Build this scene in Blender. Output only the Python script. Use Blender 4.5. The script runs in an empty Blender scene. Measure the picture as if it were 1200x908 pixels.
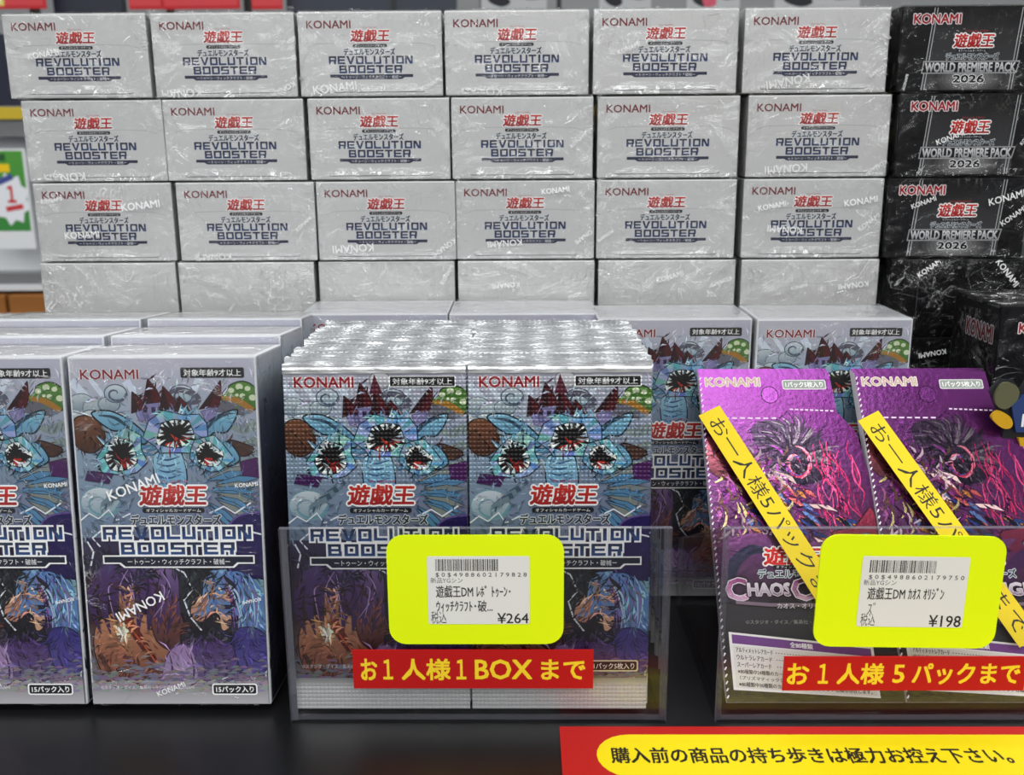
import bpy, bmesh, math, random
import numpy as np
from mathutils import Vector, Matrix, Euler

# ------------------------------------------------------------------ camera, world, lights, exposure
scene = bpy.context.scene
COL = scene.collection
EYE = 1.30                                   # camera height above the shop floor
PITCH, YAW, ROLL, FPX = .2407, .01223, -.00674, 1150.0
IW, IH = 1200, 908


def cam_axes():
    cp, sp = math.cos(PITCH), math.sin(PITCH)
    cy, sy = math.cos(YAW), math.sin(YAW)
    cr, sr = math.cos(ROLL), math.sin(ROLL)
    r = Vector((cy, sy, 0)); f = Vector((-sy * cp, cy * cp, -sp)); u = r.cross(f)
    return cr * r + sr * u, -sr * r + cr * u, f


AR, AU, AF = cam_axes()
cd = bpy.data.cameras.new('camera')
cam = bpy.data.objects.new('camera', cd)
COL.objects.link(cam)
cam.matrix_world = Matrix(((AR.x, AU.x, -AF.x, 0), (AR.y, AU.y, -AF.y, 0), (AR.z, AU.z, -AF.z, EYE), (0, 0, 0, 1)))
cd.sensor_fit = 'HORIZONTAL'
cd.sensor_width = 36
cd.lens = 36 * FPX / IW
cd.clip_start = .01
cd.dof.use_dof = True
cd.dof.focus_distance = .40
cd.dof.aperture_fstop = 16
scene.camera = cam

w = bpy.data.worlds.new('shop_ambient')
scene.world = w
w.use_nodes = True
w.node_tree.nodes['Background'].inputs[0].default_value = (.97, .98, 1.0, 1)
w.node_tree.nodes['Background'].inputs[1].default_value = .24


def strip_light(x, y, sx, sy, watts, z=2.75):
    l = bpy.data.lights.new('ceiling_strip', 'AREA')
    l.shape = 'RECTANGLE'; l.size = sx; l.size_y = sy; l.energy = watts
    l.color = (.985, 1.0, .99)
    o = bpy.data.objects.new('ceiling_strip', l)
    o.location = (x, y, z)
    COL.objects.link(o)


for yy, e in ((1.35, 13), (-1.5, 12), (-2.7, 15), (-4.3, 20), (-6.2, 24)):
    for xx in (-1.55, .0, 1.55):
        strip_light(xx, yy, 1.3, .45, e)
for xx, sx in ((-1.9, 1.4), (-.05, 1.4), (2.1, 1.4)):
    strip_light(xx, -.36, sx, .3, 15)

scene.view_settings.view_transform = 'Standard'
scene.view_settings.look = 'None'
scene.view_settings.gamma = 1
scene.view_settings.use_curve_mapping = False
scene.view_settings.exposure = 0.0


def ray(x, y):
    return AF + AR * ((x - IW / 2) / FPX) - AU * ((y - IH / 2) / FPX)


def at(x, y, Y):                              # point seen at pixel (x, y) on the upright plane at depth Y
    d = ray(x, y)
    p = d * (Y / d.y)
    return Vector((p.x, p.y, p.z + EYE))


def at_z(x, y, z):                            # ... on the level plane at height z
    d = ray(x, y)
    p = d * ((z - EYE) / d.z)
    return Vector((p.x, p.y, p.z + EYE))


# ------------------------------------------------------------------ colours and materials
def lin(c):
    return tuple(((v / 255) / 12.92 if v / 255 <= .04045 else (((v / 255) + .055) / 1.055) ** 2.4) for v in c[:3]) + (1.0,)


def nodes(name):
    m = bpy.data.materials.new(name)
    m.use_nodes = True
    return m, m.node_tree.nodes, m.node_tree.links, m.node_tree.nodes['Principled BSDF']


def plain(name, col, rough=.5, metal=0.0, spec=.5, noise=0.0, nscale=60):
    m, n, l, b = nodes(name)
    b.inputs['Roughness'].default_value = rough
    b.inputs['Metallic'].default_value = metal
    b.inputs['Specular IOR Level'].default_value = spec
    if noise:
        tc = n.new('ShaderNodeTexCoord'); nz = n.new('ShaderNodeTexNoise'); nz.inputs['Scale'].default_value = nscale
        nz.inputs['Detail'].default_value = 5
        r = n.new('ShaderNodeValToRGB')
        a = lin(col)
        r.color_ramp.elements[0].color = tuple(v * (1 - noise) for v in a[:3]) + (1,)
        r.color_ramp.elements[1].color = tuple(min(1, v * (1 + noise)) for v in a[:3]) + (1,)
        r.color_ramp.elements[0].position = .3; r.color_ramp.elements[1].position = .7
        l.new(tc.outputs['Object'], nz.inputs['Vector']); l.new(nz.outputs['Fac'], r.inputs['Fac'])
        l.new(r.outputs['Color'], b.inputs['Base Color'])
    else:
        b.inputs['Base Color'].default_value = lin(col)
    return m


def printed(name, rough=.42, metal=0.0, spec=.5, dots=None, crinkle=0.0):
    """Ink from the mesh's own colour attribute; optional embossed dots (crimped foil) or crinkled foil."""
    m, n, l, b = nodes(name)
    at_ = n.new('ShaderNodeAttribute'); at_.attribute_name = 'ink'
    l.new(at_.outputs['Color'], b.inputs['Base Color'])
    b.inputs['Roughness'].default_value = rough
    b.inputs['Metallic'].default_value = metal
    b.inputs['Specular IOR Level'].default_value = spec
    tc = n.new('ShaderNodeTexCoord')
    if dots:
        pitch, z0, z1, zb = dots
        sep = n.new('ShaderNodeSeparateXYZ'); l.new(tc.outputs['Object'], sep.inputs[0])

        def mth(op, a, b_=None, c=None):
            k = n.new('ShaderNodeMath'); k.operation = op
            for i, v in enumerate((a, b_, c)):
                if v is None: continue
                if isinstance(v, (int, float)): k.inputs[i].default_value = v
                else: l.new(v, k.inputs[i])
            return k.outputs[0]
        f = 2 * math.pi / pitch
        sx = mth('SINE', mth('MULTIPLY', sep.outputs['X'], f)); sz = mth('SINE', mth('MULTIPLY', sep.outputs['Z'], f * .95))
        g = mth('MULTIPLY', sx, sz)
        g = mth('ABSOLUTE', g)
        m1 = n.new('ShaderNodeMapRange'); m1.inputs[1].default_value = z0 - .002; m1.inputs[2].default_value = z0 + .002
        l.new(sep.outputs['Z'], m1.inputs[0])
        m2 = n.new('ShaderNodeMapRange'); m2.inputs[1].default_value = z1 + .0005; m2.inputs[2].default_value = z1 - .0005
        l.new(sep.outputs['Z'], m2.inputs[0])
        m3 = n.new('ShaderNodeMapRange'); m3.inputs[1].default_value = zb + .0005; m3.inputs[2].default_value = zb - .0005
        l.new(sep.outputs['Z'], m3.inputs[0])
        msk = mth('MAXIMUM', mth('MULTIPLY', m1.outputs[0], m2.outputs[0]), m3.outputs[0])
        h = mth('MULTIPLY', g, msk)
        nz = n.new('ShaderNodeTexNoise'); nz.inputs['Scale'].default_value = 90; nz.inputs['Detail'].default_value = 3
        l.new(tc.outputs['Object'], nz.inputs['Vector'])
        h = mth('ADD', h, mth('MULTIPLY', nz.outputs['Fac'], .8))
        bp = n.new('ShaderNodeBump'); bp.inputs['Strength'].default_value = .34; bp.inputs['Distance'].default_value = .0006
        l.new(h, bp.inputs['Height']); l.new(bp.outputs[0], b.inputs['Normal'])
    elif crinkle:
        nz = n.new('ShaderNodeTexNoise'); nz.inputs['Scale'].default_value = 420; nz.inputs['Detail'].default_value = 4
        l.new(tc.outputs['Object'], nz.inputs['Vector'])
        bp = n.new('ShaderNodeBump'); bp.inputs['Strength'].default_value = crinkle; bp.inputs['Distance'].default_value = .0004
        l.new(nz.outputs['Fac'], bp.inputs['Height']); l.new(bp.outputs[0], b.inputs['Normal'])
    return m


def clear(name, f0=.045, rough=.03, tint=(1, 1, 1), bump=None, crease=0.0, haze=0.0):
    """Thin clear plastic: see-through with a grazing-angle sheen; crease = white stress lines fixed in a wrinkled film."""
    m = bpy.data.materials.new(name)
    m.use_nodes = True
    n, l = m.node_tree.nodes, m.node_tree.links
    n.remove(n['Principled BSDF'])
    out = n['Material Output']
    tr = n.new('ShaderNodeBsdfTransparent'); tr.inputs[0].default_value = tint + (1,)
    gl = n.new('ShaderNodeBsdfGlossy'); gl.inputs['Roughness'].default_value = rough
    lw = n.new('ShaderNodeLayerWeight'); lw.inputs['Blend'].default_value = .5
    pw = n.new('ShaderNodeMath'); pw.operation = 'POWER'; pw.inputs[1].default_value = 5
    l.new(lw.outputs['Facing'], pw.inputs[0])
    ma = n.new('ShaderNodeMath'); ma.operation = 'MULTIPLY_ADD'; ma.inputs[1].default_value = 1 - f0; ma.inputs[2].default_value = f0
    l.new(pw.outputs[0], ma.inputs[0])
    mx = n.new('ShaderNodeMixShader')
    l.new(ma.outputs[0], mx.inputs[0]); l.new(tr.outputs[0], mx.inputs[1]); l.new(gl.outputs[0], mx.inputs[2])
    res = mx
    if bump:
        tc = n.new('ShaderNodeTexCoord'); oi = n.new('ShaderNodeObjectInfo')
        mp = n.new('ShaderNodeVectorMath'); mp.operation = 'MULTIPLY_ADD'
        l.new(oi.outputs['Random'], mp.inputs[1])
        mp.inputs[0].default_value = (3.1, 5.7, 2.3)
        l.new(tc.outputs['Object'], mp.inputs[2])
        nz = n.new('ShaderNodeTexNoise'); nz.inputs['Scale'].default_value = bump[0]; nz.inputs['Detail'].default_value = 4
        nz.inputs['Distortion'].default_value = 1.6
        l.new(mp.outputs[0], nz.inputs['Vector'])
        bp = n.new('ShaderNodeBump'); bp.inputs['Strength'].default_value = 1.0; bp.inputs['Distance'].default_value = .010 * bump[1]
        at_ = n.new('ShaderNodeAttribute'); at_.attribute_name = 'ink'     # red channel: how crumpled the film is here
        sp_ = n.new('ShaderNodeSeparateColor'); l.new(at_.outputs['Color'], sp_.inputs[0])
        hm = n.new('ShaderNodeMath'); hm.operation = 'MULTIPLY'
        l.new(nz.outputs['Fac'], hm.inputs[0]); l.new(sp_.outputs[0], hm.inputs[1])
        l.new(hm.outputs[0], bp.inputs['Height'])
        l.new(bp.outputs[0], gl.inputs['Normal'])
        if crease:
            n2 = n.new('ShaderNodeTexNoise'); n2.inputs['Scale'].default_value = bump[0] * 1.4; n2.inputs['Detail'].default_value = 3
            n2.inputs['Distortion'].default_value = 2.2
            l.new(mp.outputs[0], n2.inputs['Vector'])
            rp = n.new('ShaderNodeValToRGB')
            e = rp.color_ramp.elements
            e[0].position = .485; e[0].color = (0, 0, 0, 1)
            e[1].position = .515; e[1].color = (0, 0, 0, 1)
            k = e.new(.5); k.color = (1, 1, 1, 1)
            l.new(n2.outputs['Fac'], rp.inputs[0])
            n3 = n.new('ShaderNodeTexNoise'); n3.inputs['Scale'].default_value = 28
            l.new(mp.outputs[0], n3.inputs['Vector'])
            r3 = n.new('ShaderNodeMapRange'); r3.inputs[1].default_value = .52; r3.inputs[2].default_value = .7
            r3.inputs[4].default_value = crease
            l.new(n3.outputs['Fac'], r3.inputs[0])
            mm = n.new('ShaderNodeMath'); mm.operation = 'MULTIPLY_ADD'; mm.inputs[2].default_value = haze
            l.new(rp.outputs[0], mm.inputs[0])
            ce = n.new('ShaderNodeMath'); ce.operation = 'MULTIPLY'      # fewest creases where the film lies taut
            l.new(r3.outputs[0], ce.inputs[0]); l.new(sp_.outputs[0], ce.inputs[1]); l.new(ce.outputs[0], mm.inputs[1])
            df = n.new('ShaderNodeBsdfDiffuse'); df.inputs[0].default_value = (.9, .9, .9, 1)
            m2 = n.new('ShaderNodeMixShader')
            l.new(mm.outputs[0], m2.inputs[0]); l.new(mx.outputs[0], m2.inputs[1]); l.new(df.outputs[0], m2.inputs[2])
            res = m2
    l.new(res.outputs[0], out.inputs[0])
    return m


def see_through(name, col, alpha):
    m = bpy.data.materials.new(name)
    m.use_nodes = True
    n, l = m.node_tree.nodes, m.node_tree.links
    b = n['Principled BSDF']
    b.inputs['Base Color'].default_value = lin(col)
    b.inputs['Alpha'].default_value = alpha
    b.inputs['Roughness'].default_value = .3
    return m


def crimped(name):
    """Silver foil crimped in fine ribs, with small dents that sparkle."""
    m, n, l, b = nodes(name)
    b.inputs['Base Color'].default_value = lin((214, 216, 218))
    b.inputs['Metallic'].default_value = .45; b.inputs['Roughness'].default_value = .24
    tc = n.new('ShaderNodeTexCoord'); oi = n.new('ShaderNodeObjectInfo')
    ml = n.new('ShaderNodeVectorMath'); ml.operation = 'MULTIPLY_ADD'; ml.inputs[1].default_value = (60, 400, 420)
    cb = n.new('ShaderNodeCombineXYZ'); sc_ = n.new('ShaderNodeMath'); sc_.operation = 'MULTIPLY'; sc_.inputs[1].default_value = 90
    l.new(oi.outputs['Random'], sc_.inputs[0]); l.new(sc_.outputs[0], cb.inputs[0]); l.new(cb.outputs[0], ml.inputs[2])
    l.new(tc.outputs['Object'], ml.inputs[0])
    nz = n.new('ShaderNodeTexNoise'); nz.inputs['Scale'].default_value = 1.0; nz.inputs['Detail'].default_value = 3
    l.new(ml.outputs[0], nz.inputs['Vector'])
    bp = n.new('ShaderNodeBump'); bp.inputs['Strength'].default_value = 1; bp.inputs['Distance'].default_value = .0008
    l.new(nz.outputs['Fac'], bp.inputs['Height']); l.new(bp.outputs[0], b.inputs['Normal'])
    return m


M = {
    'card': printed('printed_card', .45),
    'black_card': printed('black_card', .5, 0, .12),
    'silver_card': printed('silver_card', .36, .25),
    'foil': printed('printed_foil', .3, .35, .5, dots=(.0030, .088, .127, .0105)),
    'holo': printed('holographic_card', .24, .8, .6, crinkle=.32),
    'paper': printed('printed_paper', .6, 0, .3),
    'neon': printed('fluorescent_card', .55, 0, .3),
    'film': clear('shrink_film', .07, .12, bump=(46, .9), crease=1.0, haze=.004),
    'tight_film': clear('shrink_film_tight', .045, .11, bump=(46, .6), crease=.4, haze=.0),
    'dark_film': clear('shrink_film_dark', .03, .11, bump=(40, 1.0), crease=.4, haze=.0),
    'film_ink': see_through('film_white_print', (252, 252, 252), .85),
    'acrylic': clear('clear_acrylic', .032, .02, tint=(.975, .975, .98)),
    'acrylic_edge': see_through('acrylic_cut_edge', (140, 140, 152), .42),
    'silver': crimped('crimped_silver_foil'),
    'shelf_black': plain('black_laminate', (17, 17, 19), .32, 0, .5, noise=.25, nscale=25),
    'black': plain('black_plastic', (24, 25, 28), .5),
    'steel_grey': plain('grey_steel', (128, 130, 132), .45, .2),
    'floor': plain('vinyl_floor', (92, 90, 88), .4, noise=.08, nscale=3),
    'white_panel': plain('white_panel', (225, 228, 232), .5),
}


# ------------------------------------------------------------------ building helpers
def link(o, parent=None):
    COL.objects.link(o)
    if parent: o.parent = parent
    return o


def thing(name, label, cat, loc=(0, 0, 0), rot=(0, 0, 0), group=None, kind=None):
    o = bpy.data.objects.new(name, None)
    o.location = loc; o.rotation_euler = rot
    o.empty_display_size = .02
    tag(o, label, cat, group, kind)
    return link(o)


def tag(o, label, cat, group=None, kind=None):
    if label: o['label'] = label
    if cat: o['category'] = cat
    if group: o['group'] = group
    if kind: o['kind'] = kind
    return o


def mesh_obj(name, me, parent=None, loc=None):
    o = bpy.data.objects.new(name, me)
    if loc is not None: o.location = loc
    return link(o, parent)


class Mesh:
    """Collects vertices, faces, inks and material slots; build() makes ONE mesh."""
    def __init__(s): s.v, s.f, s.c, s.m = [], [], [], []

    def add(s, vs, fs, col=(200, 200, 200), mat=0):
        b = len(s.v)
        s.v += [tuple(p) for p in vs]
        if isinstance(col[0], (int, float)): col = [lin(col)] * len(vs)
        s.c += col
        for f in fs:
            s.f.append([i + b for i in f]); s.m.append(mat)

    def box(s, x0, x1, y0, y1, z0, z1, col=(200, 200, 200), mat=0, mats=None):
        vs = [(x, y, z) for z in (z0, z1) for y in (y0, y1) for x in (x0, x1)]
        fs = [(0, 1, 5, 4), (1, 3, 7, 5), (3, 2, 6, 7), (2, 0, 4, 6), (4, 5, 7, 6), (0, 2, 3, 1)]   # front right back left top bottom
        for i, f in enumerate(fs):
            s.add([vs[k] for k in f], [(0, 1, 2, 3)], col, mats[i] if mats else mat)

    def data(s, name, mats):
        me = bpy.data.meshes.new(name)
        me.from_pydata(s.v, [], s.f)
        for m in mats: me.materials.append(m)
        me.polygons.foreach_set('material_index', s.m)
        a = me.color_attributes.new('ink', 'FLOAT_COLOR', 'POINT')
        a.data.foreach_set('color', [x for c in s.c for x in c])
        me.update()
        return me


def bevel(me, width, segs=2):
    bm = bmesh.new(); bm.from_mesh(me)
    bmesh.ops.remove_doubles(bm, verts=bm.verts, dist=1e-6)
    ed = [e for e in bm.edges if len(e.link_faces) == 2 and e.calc_face_angle(0) > .6]
    bmesh.ops.bevel(bm, geom=ed, offset=width, segments=segs, affect='EDGES', profile=.6)
    bm.to_mesh(me); bm.free()
    return me


_text = {}


def text_shape(s, grow):
    """Outline of a line of type as 2-D vertices and faces."""
    k = (s, grow)
    if k not in _text:
        cu = bpy.data.curves.new('type', 'FONT')
        cu.body = s; cu.size = 1; cu.resolution_u = 2; cu.offset = grow
        o = bpy.data.objects.new('type', cu)
        COL.objects.link(o)
        dg = bpy.context.evaluated_depsgraph_get()
        me = bpy.data.meshes.new_from_object(o.evaluated_get(dg))
        vs = [(v.co.x, v.co.y) for v in me.vertices]; fs = [tuple(p.vertices) for p in me.polygons]
        bpy.data.objects.remove(o); bpy.data.meshes.remove(me); bpy.data.curves.remove(cu)
        _text[k] = (vs, fs)
    return _text[k]


def clip(poly, cols, rect):
    x0, y0, x1, y1 = rect
    for ax, lim, sg in ((0, x0, 1), (0, x1, -1), (1, y0, 1), (1, y1, -1)):
        out, oc = [], []
        for i in range(len(poly)):
            a, b = poly[i], poly[(i + 1) % len(poly)]
            ca, cb = cols[i], cols[(i + 1) % len(poly)]
            ina, inb = (a[ax] - lim) * sg >= 0, (b[ax] - lim) * sg >= 0
            if ina: out.append(a); oc.append(ca)
            if ina != inb:
                t = (lim - a[ax]) / (b[ax] - a[ax])
                out.append((a[0] + (b[0] - a[0]) * t, a[1] + (b[1] - a[1]) * t))
                oc.append(tuple(p + (q - p) * t for p, q in zip(ca, cb)))
        poly, cols = out, oc
        if len(poly) < 3: return [], []
    return poly, cols


BLOCK = {  # squared display capitals on a 4 x 4 grid: (x0, y0, x1, y1) bars, y down
    'R': [(0, 0, 1, 4), (1, 0, 4, .9), (3, .9, 4, 2.6), (1, 1.8, 3, 2.6), (2.6, 2.6, 3.7, 4)],
    'E': [(0, 0, 1, 4), (1, 0, 4, .9), (1, 1.6, 3.7, 2.4), (1, 3.1, 4, 4)],
    'O': [(0, 0, 1, 4), (3, 0, 4, 4), (1, 0, 3, .9), (1, 3.1, 3, 4)],
    'L': [(0, 0, 1, 4), (1, 3.1, 4, 4)],
    'U': [(0, 0, 1, 4), (3, 0, 4, 4), (1, 3.1, 3, 4)],
    'T': [(0, 0, 4, .9), (1.5, .9, 2.5, 4)],
    'I': [(1.4, 0, 2.5, 4)],
    'B': [(0, 0, 1, 4), (1, 0, 3.7, .9), (1, 1.6, 3.7, 2.4), (1, 3.1, 3.9, 4), (2.9, .9, 3.7, 1.6), (3, 2.4, 3.9, 3.1)],
    'S': [(0, 0, 4, .9), (0, .9, 1, 2.4), (1, 1.6, 4, 2.4), (3, 2.4, 4, 4), (0, 3.1, 3, 4)],
}
BLOCK_W = {'I': 2.0}


class Print:
    """Flat printing built up in layers. Units: u right, v DOWN, both in widths of the face."""
    def __init__(s, vmax, umax=1.0):
        s.items, s.layer, s.rect = [], 0, (0, 0, umax, vmax)

    def up(s, k=1): s.layer += k

    def poly(s, pts, col, raw=None):
        cols = [lin(c) for c in col] if not isinstance(col[0], (int, float)) else [lin(col)] * len(pts)
        pts, cols = clip(list(pts), cols, s.rect)
        if pts: s.items.append((s.layer, pts, [tuple(range(len(pts)))], cols))

    def shape(s, pts, col, edge=None, ew=.006):
        if edge: s.line(list(pts) + [pts[0]], ew, edge)
        s.layer += 1
        s.poly(pts, col); s.layer += 1

    def quad(s, u0, v0, u1, v1, top, bot=None):
        s.poly([(u0, v0), (u1, v0), (u1, v1), (u0, v1)], [top, top, bot or top, bot or top])

    def line(s, pts, wd, col, col2=None):
        """A tapering or even stroke, one quad per step."""
        n = len(pts)
        if not isinstance(wd, (list, tuple)): wd = [wd] * n
        L, Rr = [], []
        for i in range(n):
            a, b = pts[max(i - 1, 0)], pts[min(i + 1, n - 1)]
            dx, dy = b[0] - a[0], b[1] - a[1]; d = math.hypot(dx, dy) or 1
            L.append((pts[i][0] - dy / d * wd[i] / 2, pts[i][1] + dx / d * wd[i] / 2))
            Rr.append((pts[i][0] + dy / d * wd[i] / 2, pts[i][1] - dx / d * wd[i] / 2))
        vs, fs, cs = [], [], []
        for i in range(n - 1):
            ca = cb = col
            if col2: ca, cb = [tuple(p + (q - p) * (t / (n - 1)) for p, q in zip(col, col2)) for t in (i, i + 1)]
            pg, cl = clip([L[i], L[i + 1], Rr[i + 1], Rr[i]], [lin(ca), lin(cb), lin(cb), lin(ca)], s.rect)
            if pg:
                fs.append(tuple(range(len(vs), len(vs) + len(pg)))); vs += pg; cs += cl
        if vs: s.items.append((s.layer, vs, fs, cs))

    def curve(s, ctrl, wd, col, col2=None, steps=6):
        pts, ws = [], []
        n = len(ctrl)
        if not isinstance(wd, (list, tuple)): wd = [wd] * n
        for i in range(n - 1):
            p0, p1, p2, p3 = ctrl[max(i - 1, 0)], ctrl[i], ctrl[i + 1], ctrl[min(i + 2, n - 1)]
            for k in range(steps + (i == n - 2)):
                t = k / steps
                pts.append(tuple(.5 * (2 * p1[j] + (p2[j] - p0[j]) * t + (2 * p0[j] - 5 * p1[j] + 4 * p2[j] - p3[j]) * t * t
                                       + (3 * p1[j] - p0[j] - 3 * p2[j] + p3[j]) * t ** 3) for j in (0, 1)))
                ws.append(wd[i] + (wd[i + 1] - wd[i]) * t)
        s.line(pts, ws, col, col2)

    def blob(s, ctrl, col, edge=None, ew=.007, steps=5):
        """Smooth closed outline through the points."""
        pts, n = [], len(ctrl)
        for i in range(n):
            p0, p1, p2, p3 = (ctrl[(i + k - 1) % n] for k in range(4))
            for k in range(steps):
                t = k / steps
                pts.append(tuple(.5 * (2 * p1[j] + (p2[j] - p0[j]) * t + (2 * p0[j] - 5 * p1[j] + 4 * p2[j] - p3[j]) * t * t
                                       + (3 * p1[j] - p0[j] - 3 * p2[j] + p3[j]) * t ** 3) for j in (0, 1)))
        c = col
        if not isinstance(col[0], (int, float)):
            y0, y1 = min(p[1] for p in pts), max(p[1] for p in pts)
            c = [tuple(a + (b - a) * (p[1] - y0) / (y1 - y0) for a, b in zip(col[0], col[1])) for p in pts]
        s.poly(pts, c); s.layer += 1
        if edge: s.line(pts + [pts[0], pts[1]], ew, edge); s.layer += 1

    def oval(s, u, v, ru, rv, col, edge=None, ew=.006, n=20, rot=0.0):
        cr, sr = math.cos(rot), math.sin(rot)
        pts = [(u + ru * math.cos(a) * cr - rv * math.sin(a) * sr, v + ru * math.cos(a) * sr + rv * math.sin(a) * cr)
               for a in (2 * math.pi * k / n for k in range(n))]
        c = col
        if not isinstance(col[0], (int, float)):
            c = [tuple(a + (b - a) * (p[1] - v + rv) / (2 * rv) for a, b in zip(col[0], col[1])) for p in pts]
            c = [tuple(max(0, min(255, x)) for x in k) for k in c]
        s.poly(pts, c); s.layer += 1
        if edge: s.line(pts + pts[:2], ew, edge); s.layer += 1

    def rrect(s, u0, v0, u1, v1, r, col, bot=None):
        pts = []
        for cx, cy, a0 in ((u1 - r, v0 + r, -90), (u1 - r, v1 - r, 0), (u0 + r, v1 - r, 90), (u0 + r, v0 + r, 180)):
            pts += [(cx + r * math.cos(math.radians(a0 + k * 22.5)), cy + r * math.sin(math.radians(a0 + k * 22.5))) for k in range(5)]
        c = col if not bot else [tuple(a + (b - a) * (p[1] - v0) / (v1 - v0) for a, b in zip(col, bot)) for p in pts]
        s.poly(pts, c); s.layer += 1

    def text(s, t, u0, v0, u1, v1, col, bold=.012, edge=None, eg=.05, bot=None, skew=0.0, xf=None):
        """Type fitted to the box; bold thickens the strokes, edge = outline colour printed under it (both in line heights)."""
        bv, bf = text_shape(t, 0.0)
        xs, ys = [p[0] for p in bv], [p[1] for p in bv]
        x0, x1, y0, y1 = min(xs), max(xs), min(ys), max(ys)
        fx, fy = (u1 - u0) / (x1 - x0), (v1 - v0) / (y1 - y0)
        hgt = v1 - v0

        def put(r, n, c0, c1):
            for k in range(n):
                dx = r * hgt * math.cos(2 * math.pi * (k + .5) / n) if r else 0
                dy = r * hgt * math.sin(2 * math.pi * (k + .5) / n) if r else 0
                pts, cs = [], []
                for x, y in bv:
                    tt = min(1, max(0, (y1 - y) / (y1 - y0)))
                    q = (u0 + (x - x0) * fx + skew * (y - y0) * fy + dx, v0 + (y1 - y) * fy + dy)
                    pts.append(xf(q) if xf else q)
                    cs.append(lin(tuple(a + (b - a) * tt for a, b in zip(c0, c1))))
                R_ = s.rect
                fs = [f for f in bf if all(R_[0] - .004 <= pts[i][0] <= R_[2] + .004 and R_[1] - .004 <= pts[i][1] <= R_[3] + .004 for i in f)]
                s.items.append((s.layer, pts, fs, cs))
            s.layer += 1
        if edge: put(bold * 1.5 + eg * 1.6, 10, edge, edge)
        put(bold * 1.5 if bold > .006 else 0, 4 if bold > .006 else 1, col, bot or col)

    def color_at(s, u, v, memo=[]):
        """Ink that lies on top at (u, v)."""
        if not memo or memo[0] is not s or memo[1] != len(s.items):
            memo[:] = [s, len(s.items), [(min(q[0] for q in it[1]), max(q[0] for q in it[1]), min(q[1] for q in it[1]), max(q[1] for q in it[1])) for it in s.items]]
        for k in range(memo[1] - 1, -1, -1):
            b = memo[2][k]
            if not (b[0] <= u <= b[1] and b[2] <= v <= b[3]): continue
            if len(s.items[k][2]) != 1: continue
            pts = s.items[k][1]; ins = False
            for i in range(len(pts)):
                (xa, ya), (xb, yb) = pts[i], pts[i - 1]
                if (ya > v) != (yb > v) and u < (xb - xa) * (v - ya) / (yb - ya) + xa: ins = not ins
            if ins:
                cs = s.items[k][3]
                i = min(range(len(pts)), key=lambda j: (pts[j][0] - u) ** 2 + (pts[j][1] - v) ** 2)
                return cs[i]
        return None

    def brush(s, n, box, seed, amp=.32, size=(.03, .09), wd=.012):
        """Brushwork: short strokes in the ink already there, a little lighter or darker."""
        r = random.Random(seed); todo = []
        for _ in range(n):
            u, v = r.uniform(box[0], box[2]), r.uniform(box[1], box[3])
            c = s.color_at(u, v)
            if c is None: continue
            f = 1 + r.choice((-1, -1, 1)) * amp * r.uniform(.4, 1.6)
            f = max(.25, f)
            todo.append((u, v, tuple(min(.9, x * f * r.uniform(.9, 1.1)) for x in c[:3]) + (1,)))
        for u, v, c in todo:
            a = 3.2 * math.sin(u * 5.1 + seed) + 2.6 * math.cos(v * 4.3) + r.uniform(-.5, .5)
            L, k = r.uniform(*size), r.uniform(-.8, .8)
            w_ = wd * r.uniform(.4, 1.2)
            p0 = (u, v); p1 = (u + L * .5 * math.cos(a), v + L * .5 * math.sin(a)); p2 = (p1[0] + L * .5 * math.cos(a + k), p1[1] + L * .5 * math.sin(a + k))
            nx, ny = -math.sin(a), math.cos(a)
            pts = [p0, (p1[0] + nx * w_ / 2, p1[1] + ny * w_ / 2), p2, (p1[0] - nx * w_ / 2, p1[1] - ny * w_ / 2)]
            pts, cs = clip(pts, [c] * 4, s.rect)
            if pts: s.items.append((s.layer, pts, [tuple(range(len(pts)))], cs))
            if r.random() < .04: s.layer += 1
        s.layer += 1

    def block(s, t, u0, v0, u1, v1, top, bot, edge=None, ew=.012):
        ws = [BLOCK_W.get(c, 4.4 if c == 'V' else 4.0) for c in t]
        k = (u1 - u0) / (sum(ws) + .62 * (len(t) - 1)); kv = (v1 - v0) / 4
        bars, x = [], u0
        for c, wd in zip(t, ws):
            if c == 'V':
                bars += [[(x, v0), (x + 1.2 * k, v0), (x + 2.55 * k, v1), (x + 1.7 * k, v1)],
                         [(x + 3.3 * k, v0), (x + 4.4 * k, v0), (x + 2.7 * k, v1), (x + 1.75 * k, v1)]]
            elif c == 'N':
                bars += [[(x, v0), (x + k, v0), (x + k, v1), (x, v1)], [(x + 3 * k, v0), (x + 4 * k, v0), (x + 4 * k, v1), (x + 3 * k, v1)],
                         [(x + .3 * k, v0), (x + 1.5 * k, v0), (x + 3.7 * k, v1), (x + 2.5 * k, v1)]]
            else:
                ox = -1 if c == 'I' else 0
                bars += [[(x + (a + ox) * k, v0 + b * kv), (x + (p + ox) * k, v0 + b * kv), (x + (p + ox) * k, v0 + q * kv), (x + (a + ox) * k, v0 + q * kv)]
                         for a, b, p, q in BLOCK[c]]
            x += (wd + .62) * k
        if edge:
            for b in bars:
                cx, cy = sum(p[0] for p in b) / 4, sum(p[1] for p in b) / 4
                s.poly([(p[0] + math.copysign(ew, p[0] - cx), p[1] + math.copysign(ew, p[1] - cy)) for p in b], edge)
            s.layer += 1
        for b in bars:
            s.poly(b, [tuple(a + (c - a) * (p[1] - v0) / (v1 - v0) for a, c in zip(top, bot)) for p in b])
        s.layer += 1

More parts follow.
